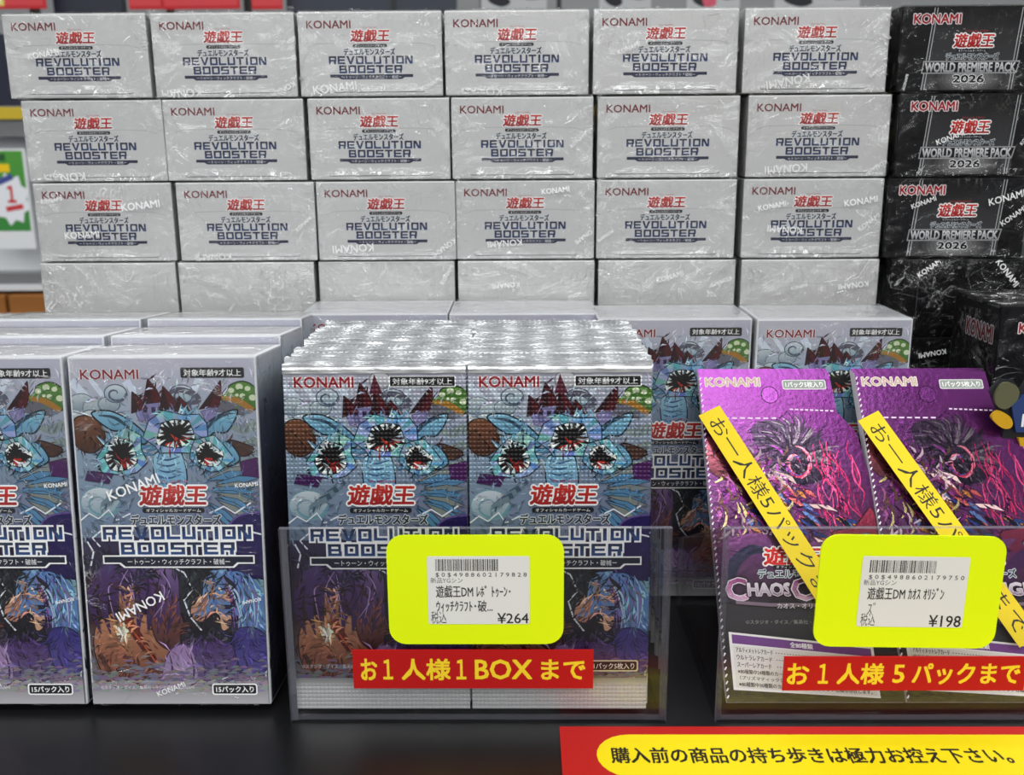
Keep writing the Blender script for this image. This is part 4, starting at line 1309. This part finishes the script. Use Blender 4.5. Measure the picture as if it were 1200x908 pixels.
def price_tag(label, cx, cz, wd, ht, rot, lines, stk, bars, seed_):
    t = thing('price_tag', label, 'tag', (cx, FY, cz), (0, -rot, 0))
    m = Mesh(); r = .0062
    pts = []
    for sx, sz, a0 in ((1, 1, 0), (-1, 1, 90), (-1, -1, 180), (1, -1, 270)):
        pts += [(sx * (wd / 2 - r) + r * math.cos(math.radians(a0 + k * 15)), sz * (ht / 2 - r) + r * math.sin(math.radians(a0 + k * 15))) for k in range(7)]
    n_ = len(pts)
    m.add([(x, -.0004, z) for x, z in pts] + [(x, .0004, z) for x, z in pts], [tuple(range(n_ - 1, -1, -1)), tuple(range(n_, 2 * n_))] + [(i, (i + 1) % n_, n_ + (i + 1) % n_, n_ + i) for i in range(n_)], (230, 250, 0))
    mesh_obj('tag_card', m.data('tag_card', [M['neon']]), t)
    s = Mesh(); u0, v0, u1, v1 = stk
    hv = ht / wd
    p = Print(hv)
    p.rrect(u0, v0 * hv, u1, v1 * hv, .012, (226, 224, 218))
    b0, bv0, b1, bv1 = bars
    rr = random.Random(seed_); x = b0
    while x < b1:
        wbar = rr.choice((.003, .003, .0055, .008)); p.quad(x, bv0 * hv, min(x + wbar, b1), bv1 * hv, (62, 60, 60)); x += wbar + rr.choice((.003, .003, .0055))
    p.up()
    for txt, a, b, c, d, bold in lines:
        p.text(txt, a, b * hv, c, d * hv, (40, 38, 38), bold)
    z = [(u0 * wd - wd / 2, ht / 2 - v0 * ht), (u1 * wd - wd / 2, ht / 2 - v1 * ht)]
    p.emit(s, wd, lambda a, b, d: (-wd / 2 + a, -.00052 - d, ht / 2 - b))
    st = mesh_obj('price_sticker', s.data('price_sticker', [M['paper']]), t)
    st['label'] = 'white printed price sticker'
    return t


price_tag('yellow rounded price tag reading ¥264 on the left holder', -.01755, EYE - .1551, .0634, .0424, 0, [
    (' '.join('$0$4988602179828'), .275, .335, .79, .378, .008), ('新品YGシン', .245, .38, .427, .43, .002), ('遊戯王DM ﾚﾎﾞ ﾄｩｰﾝ･', .275, .452, .697, .562, .010),
    ('ｳｨｯﾁｸﾗﾌﾄ･破...', .275, .59, .595, .695, .010), ('税込', .243, .69, .33, .805, .004), ('¥264', .622, .708, .8, .803, .012)],
    (.228, .185, .806, .81), (.275, .212, .628, .32), 4)
price_tag('yellow rounded price tag reading ¥198 on the right holder', .1378, EYE - .1561, .0656, .0434, math.radians(-.9), [
    (' '.join('$0$4988602179750'), .272, .345, .79, .388, .008), ('新品YGシン', .247, .388, .425, .438, .002), ('遊戯王DM ｶｵｽ ｵﾘｼﾞﾝ', .275, .455, .69, .565, .010),
    ('ｽﾞ', .283, .59, .325, .7, .004), ('税込', .25, .69, .33, .805, .004), ('¥198', .625, .7, .8, .805, .012)],
    (.23, .18, .81, .81), (.272, .215, .632, .325), 9)


def notice_strip(label, x0, x1, z0, z1, rot, words):
    wd, ht = x1 - x0, z1 - z0
    m = Mesh()
    m.box(0, wd, -.0003, .0003, -ht, 0, (182, 16, 14))
    p = Print(ht / wd)
    for s, a, b, c, d in words: p.text(s, a, b * ht / wd, c, d * ht / wd, (244, 208, 40), .022)
    p.emit(m, wd, lambda a, b, d: (a, -.00035 - d, -b))
    o = mesh_obj('limit_notice', m.data('limit_notice', [M['paper']]), None, (x0, FY, z1))
    o.rotation_euler = (0, rot, 0)
    tag(o, label, 'notice')


notice_strip('red strip with yellow lettering reading 1BOX on the left holder', -.0633, .0252, EYE - .1944, EYE - .1788, 0, [
    ('お', .035, .23, .1, .77), ('１', .128, .25, .165, .75), ('人様', .205, .23, .405, .77), ('１', .433, .25, .47, .75), ('BOX', .51, .25, .745, .75), ('まで', .785, .25, .965, .76)])
notice_strip('red strip with yellow lettering reading 5 packs on the right holder', .0948, .1832, EYE - .1953, EYE - .1816, 0, [
    ('お', .018, .2, .105, .8), ('１', .147, .22, .185, .78), ('人様', .225, .2, .415, .8), ('5', .455, .24, .5, .76), ('パックまで', .535, .2, .975, .8)])

# shelf sign lying on the shelf front
sx0, sy1 = .0128, .3236
sw, sd = .26, .042
m = Mesh(); m.box(0, sw, -sd, 0, 0, .0008, (180, 24, 20))
p = Print(sd / sw)
yl = (.0125 / sw, .0052 / sw, 1.2, .0305 / sw)
r_ = .0125 / sw
pts = [(1.0, yl[1]), (1.0, yl[3])] + [(yl[0] + r_ - r_ * math.sin(math.radians(a)), (yl[1] + yl[3]) / 2 + (yl[3] - yl[1]) / 2 * math.cos(math.radians(a))) for a in range(0, 181, 15)]
p.poly(pts[::-1] if False else pts, (238, 214, 6)); p.up()
p.text('購入前の商品の持ち歩きは極力お控え下さい。', .0176 / sw, .0132 / sw, .1575 / sw, .0223 / sw, (34, 26, 20), .017)
p.text('マナーを守って', .166 / sw, .0132 / sw, .214 / sw, .0223 / sw, (34, 26, 20), .017)
p.emit(m, sw, lambda a, b, d: (a, -b, .00085 + d))
o = mesh_obj('notice_sign', m.data('notice_sign', [M['paper']]), None, (sx0, sy1, SHELF + .0001))
tag(o, 'red and yellow notice lying along the front of the shelf', 'sign')

# die-cut card at the right edge
dc = at(1160, 560, .402)
t = thing('display_card', 'dark die-cut card with yellow and blue shapes at the right edge', 'card', (dc.x, .402, SHELF), (0, 0, 0))


def thick(m, pts, y, th, col):
    n_ = len(pts)
    ar = sum(pts[i][0] * pts[(i + 1) % n_][1] - pts[(i + 1) % n_][0] * pts[i][1] for i in range(n_))
    if ar < 0: pts = pts[::-1]
    m.add([(x, y, z) for x, z in pts] + [(x, y + th, z) for x, z in pts], [tuple(range(n_)), tuple(range(2 * n_ - 1, n_ - 1, -1))] + [((i + 1) % n_, i, n_ + i, n_ + (i + 1) % n_) for i in range(n_)], col)


def px_raw(*pp_): return [((at(x, y, .402) - Vector((dc.x, .402, SHELF))).x, (at(x, y, .402) - Vector((dc.x, .402, SHELF))).z) for x, y in pp_]




def px_local(*pp_):
    c = px_raw(*pp_); n_, o_ = len(c), []
    for i in range(n_):
        p0, p1, p2, p3 = (c[(i + k - 1) % n_] for k in range(4))
        for k in range(4):
            t_ = k / 4
            o_.append(tuple(.5 * (2 * p1[j] + (p2[j] - p0[j]) * t_ + (2 * p0[j] - 5 * p1[j] + 4 * p2[j] - p3[j]) * t_ * t_ + (3 * p1[j] - p0[j] - 3 * p2[j] + p3[j]) * t_ ** 3) for j in (0, 1)))
    return o_


m = Mesh()
thick(m, px_raw((1160, 458), (1172, 444), (1188, 446), (1195, 458), (1206, 440), (1230, 440), (1235, 640)) + [(.028, 0), (.004, 0)] + px_raw((1172, 620), (1166, 560), (1176, 505)), 0, .0018, (26, 28, 34))
mesh_obj('backing_board', m.data('backing_board', [M['card']]), t)
m = Mesh(); thick(m, px_local((1160, 486), (1168, 480), (1180, 486), (1184, 494), (1181, 500), (1172, 500), (1162, 492)), -.0022, .002, (206, 158, 20))
thick(m, px_raw((1191, 512), (1201, 512), (1201, 524), (1193, 524)), -.0022, .002, (206, 158, 20))
mesh_obj('yellow_flap', m.data('yellow_flap', [M['card']]), t)
m = Mesh(); thick(m, px_local((1164, 462), (1173, 448), (1186, 449), (1192, 458), (1188, 470), (1176, 478), (1166, 474)), -.0020, .0018, (92, 92, 66))
mesh_obj('olive_disc', m.data('olive_disc', [M['card']]), t)
m = Mesh(); thick(m, px_raw((1183, 474), (1196, 462), (1215, 462), (1215, 505), (1188, 505)), -.0021, .0019, (38, 60, 112))
p = Print(2.0)
p.text('I', 0, 0, .3, 1.6, WHITE, .03)
g = px_raw((1195, 483))[0]
p.emit(m, .0035, lambda a, b, d: (g[0] + a, -.00215 - d, g[1] - b))
mesh_obj('blue_panel', m.data('blue_panel', [M['card']]), t)

# ---- shelving seen behind, out of focus
GY = 1.65


def G(x, y): return at(x, y, GY)


bg = thing('rear_shelving', 'grey shop shelving far behind the wall of boxes, out of focus', 'shelving', (0, GY, 0))
L_, R_ = G(-60, 0).x, G(2000, 0).x
lo = lambda y: G(30, y).z


def bgslab(name, x0, x1, z0, z1, dy0, dy1, mat): return slab(name, x0, x1, dy0, dy1, z0, z1, mat, bg)


bgslab('back_panel', L_, R_, 0, G(600, -120).z, .3, .32, M['steel_grey'])
for i, px in enumerate((40, 199, 290, 462, 565, 655, 845)):
    bgslab('upright', G(px - 2.5, 0).x, G(px + 2.5, 0).x, 0, G(600, -110).z, -.012, .01, M['black'])
bgslab('shelf_board', L_, R_, lo(160), lo(140), -.02, .3, M['steel_grey'])
bgslab('shelf_board', L_, R_, lo(330), lo(318), -.02, .3, M['steel_grey'])
bgslab('shelf_board', L_, R_, lo(380), lo(364), -.04, .3, M['white_panel'])
bgslab('price_rail', L_, R_, lo(140), lo(126), -.026, -.02, plain('yellow_rail', (206, 178, 40), .5))
bgslab('white_backboard', L_, G(60, 0).x, lo(318), lo(161), .02, .03, M['white_panel'])
bgslab('dark_panel', G(65, 0).x, G(145, 0).x, lo(124), lo(-60), -.01, .01, plain('navy_panel', (28, 34, 50), .4))
bgslab('dark_panel', G(337, 0).x, G(535, 0).x, lo(124), lo(-60), -.01, .01, M['dark'] if 'dark' in M else plain('navy_panel_wide', (34, 42, 58), .4))
bgslab('dark_panel', G(-60, 0).x, G(16, 0).x, lo(124), lo(40), -.01, .01, plain('navy_panel_left', (30, 36, 56), .4))
bgslab('light_panel', L_, G(60, 0).x, lo(338), lo(331), -.025, .28, M['white_panel'])

for i, (a, b, where) in enumerate(((-40, 64, 'left of the dark panel'), (163, 197, 'narrow one right of the dark panel'), (201, 287, 'wide one above the second box'), (303, 336, 'narrow one above the second and third boxes'))):
    A, B = G(a, 12), G(b, -30)
    m = Mesh(); wd, ht = B.x - A.x, .06
    m.box(0, wd, -.001, .001, 0, ht, (196, 40, 48))
    p = Print(ht / wd); hh = ht / wd
    p.quad(.03, hh * .74, .97, hh * .92, (212, 70, 76)); p.up()
    if i == 0: p.quad(.36, .1 * hh, .56, .92 * hh, (230, 214, 120)); p.up(); p.quad(.42, .2 * hh, .52, .85 * hh, (240, 238, 232)); p.up()
    for k in range(2): p.line([(.12 if i else .62, hh * (.3 + .25 * k)), (.9, hh * (.28 + .25 * k))], hh * .1, (232, 210, 212))
    p.up()
    p.emit(m, wd, lambda a_, b_, d: (a_, -.0011 - d * 20, ht - b_))
    o = mesh_obj('shelf_card', m.data('shelf_card', [M['paper']]), None, (A.x, GY - .04, A.z - .004))
    tag(o, 'blurred red shelf card behind the wall, ' + where, 'card', 'red shelf cards behind the wall')

for i, (a, b, where) in enumerate(((565, 640, 'above the fourth box'), (700, 760, 'above the fifth box'), (800, 862, 'above the fifth and sixth boxes'), (900, 1000, 'above the sixth box'))):
    A, B = G(a, 12), G(b, -30)
    m = Mesh(); wd, ht = B.x - A.x, .07
    m.box(0, wd, -.001, .001, 0, ht, (186, 188, 190))
    p = Print(ht / wd); hh = ht / wd
    p.blob([(.1, hh * .8), (.3, hh * .65), (.45, hh * .85), (.3, hh * .95)], (40, 40, 46)); p.blob([(.6, hh * .6), (.8, hh * .55), (.95, hh * .75), (.7, hh * .8)], (60, 58, 62))
    if i == 2: p.blob([(.3, hh * .75), (.5, hh * .7), (.55, hh * .9), (.35, hh * .95)], (206, 90, 110))
    p.emit(m, wd, lambda a_, b_, d: (a_, -.0011 - d * 20, ht - b_))
    o = mesh_obj('shelf_poster', m.data('shelf_poster', [M['paper']]), None, (A.x, GY - .04, A.z - .004))
    tag(o, 'blurred grey picture card behind the wall, ' + where, 'card', 'grey picture cards behind the wall')

A, B = G(4, 288), G(46, 174)
m = Mesh(); wd, ht = B.x - A.x, B.z - A.z
m.box(0, wd, -.001, .001, 0, ht, (232, 234, 236))
p = Print(ht / wd)
hv = ht / wd
p.quad(.1, .02 * hv, .95, .82 * hv, (84, 158, 62), (60, 140, 66)); p.up()
p.quad(.16, .05 * hv, .6, .12 * hv, (44, 92, 50)); p.up()
p.text('7', .2, .14 * hv, .36, .24 * hv, (246, 206, 30), .05)
p.quad(.42, .15 * hv, .66, .23 * hv, (246, 206, 30)); p.up()
star = [(.62 + (.4 if k % 2 else .31) * math.cos(k * math.pi / 9), (.5 + (.27 if k % 2 else .21) * math.sin(k * math.pi / 9)) * hv) for k in range(18)]
p.poly(star, (238, 240, 246)); p.up()
p.line([(.36, .34 * hv), (.7, .27 * hv)], .06 * hv, (70, 82, 150)); p.up()
p.text('１', .56, .37 * hv, .72, .53 * hv, (206, 30, 40), .03)
p.line([(.5, .6 * hv), (.85, .57 * hv)], .05 * hv, (206, 60, 66)); p.up()
p.emit(m, wd, lambda a_, b_, d: (a_, -.0011 - d * 20, ht - b_))
o = mesh_obj('sale_poster', m.data('sale_poster', [M['paper']]), None, (A.x, GY - .05, A.z))
tag(o, 'blurred green and white poster with a red figure one, left of the wall', 'poster')

for i, (a, b) in enumerate(((-30, 17), (24, 68))):
    A, B = G(a, 363.5), G(b, 342)
    m = Mesh(); m.box(0, B.x - A.x, 0, .1, 0, B.z - A.z, (150, 96, 44))
    me = m.data('brown_carton', [M['paper']]); bevel(me, .002)
    p = None
    o = mesh_obj('brown_carton', me, None, (A.x, GY - .035, lo(364) + .0005))
    tag(o, 'blurred brown carton on the rear shelf, %s one of two' % ('left', 'right')[i], 'box', 'brown cartons on the rear shelf')
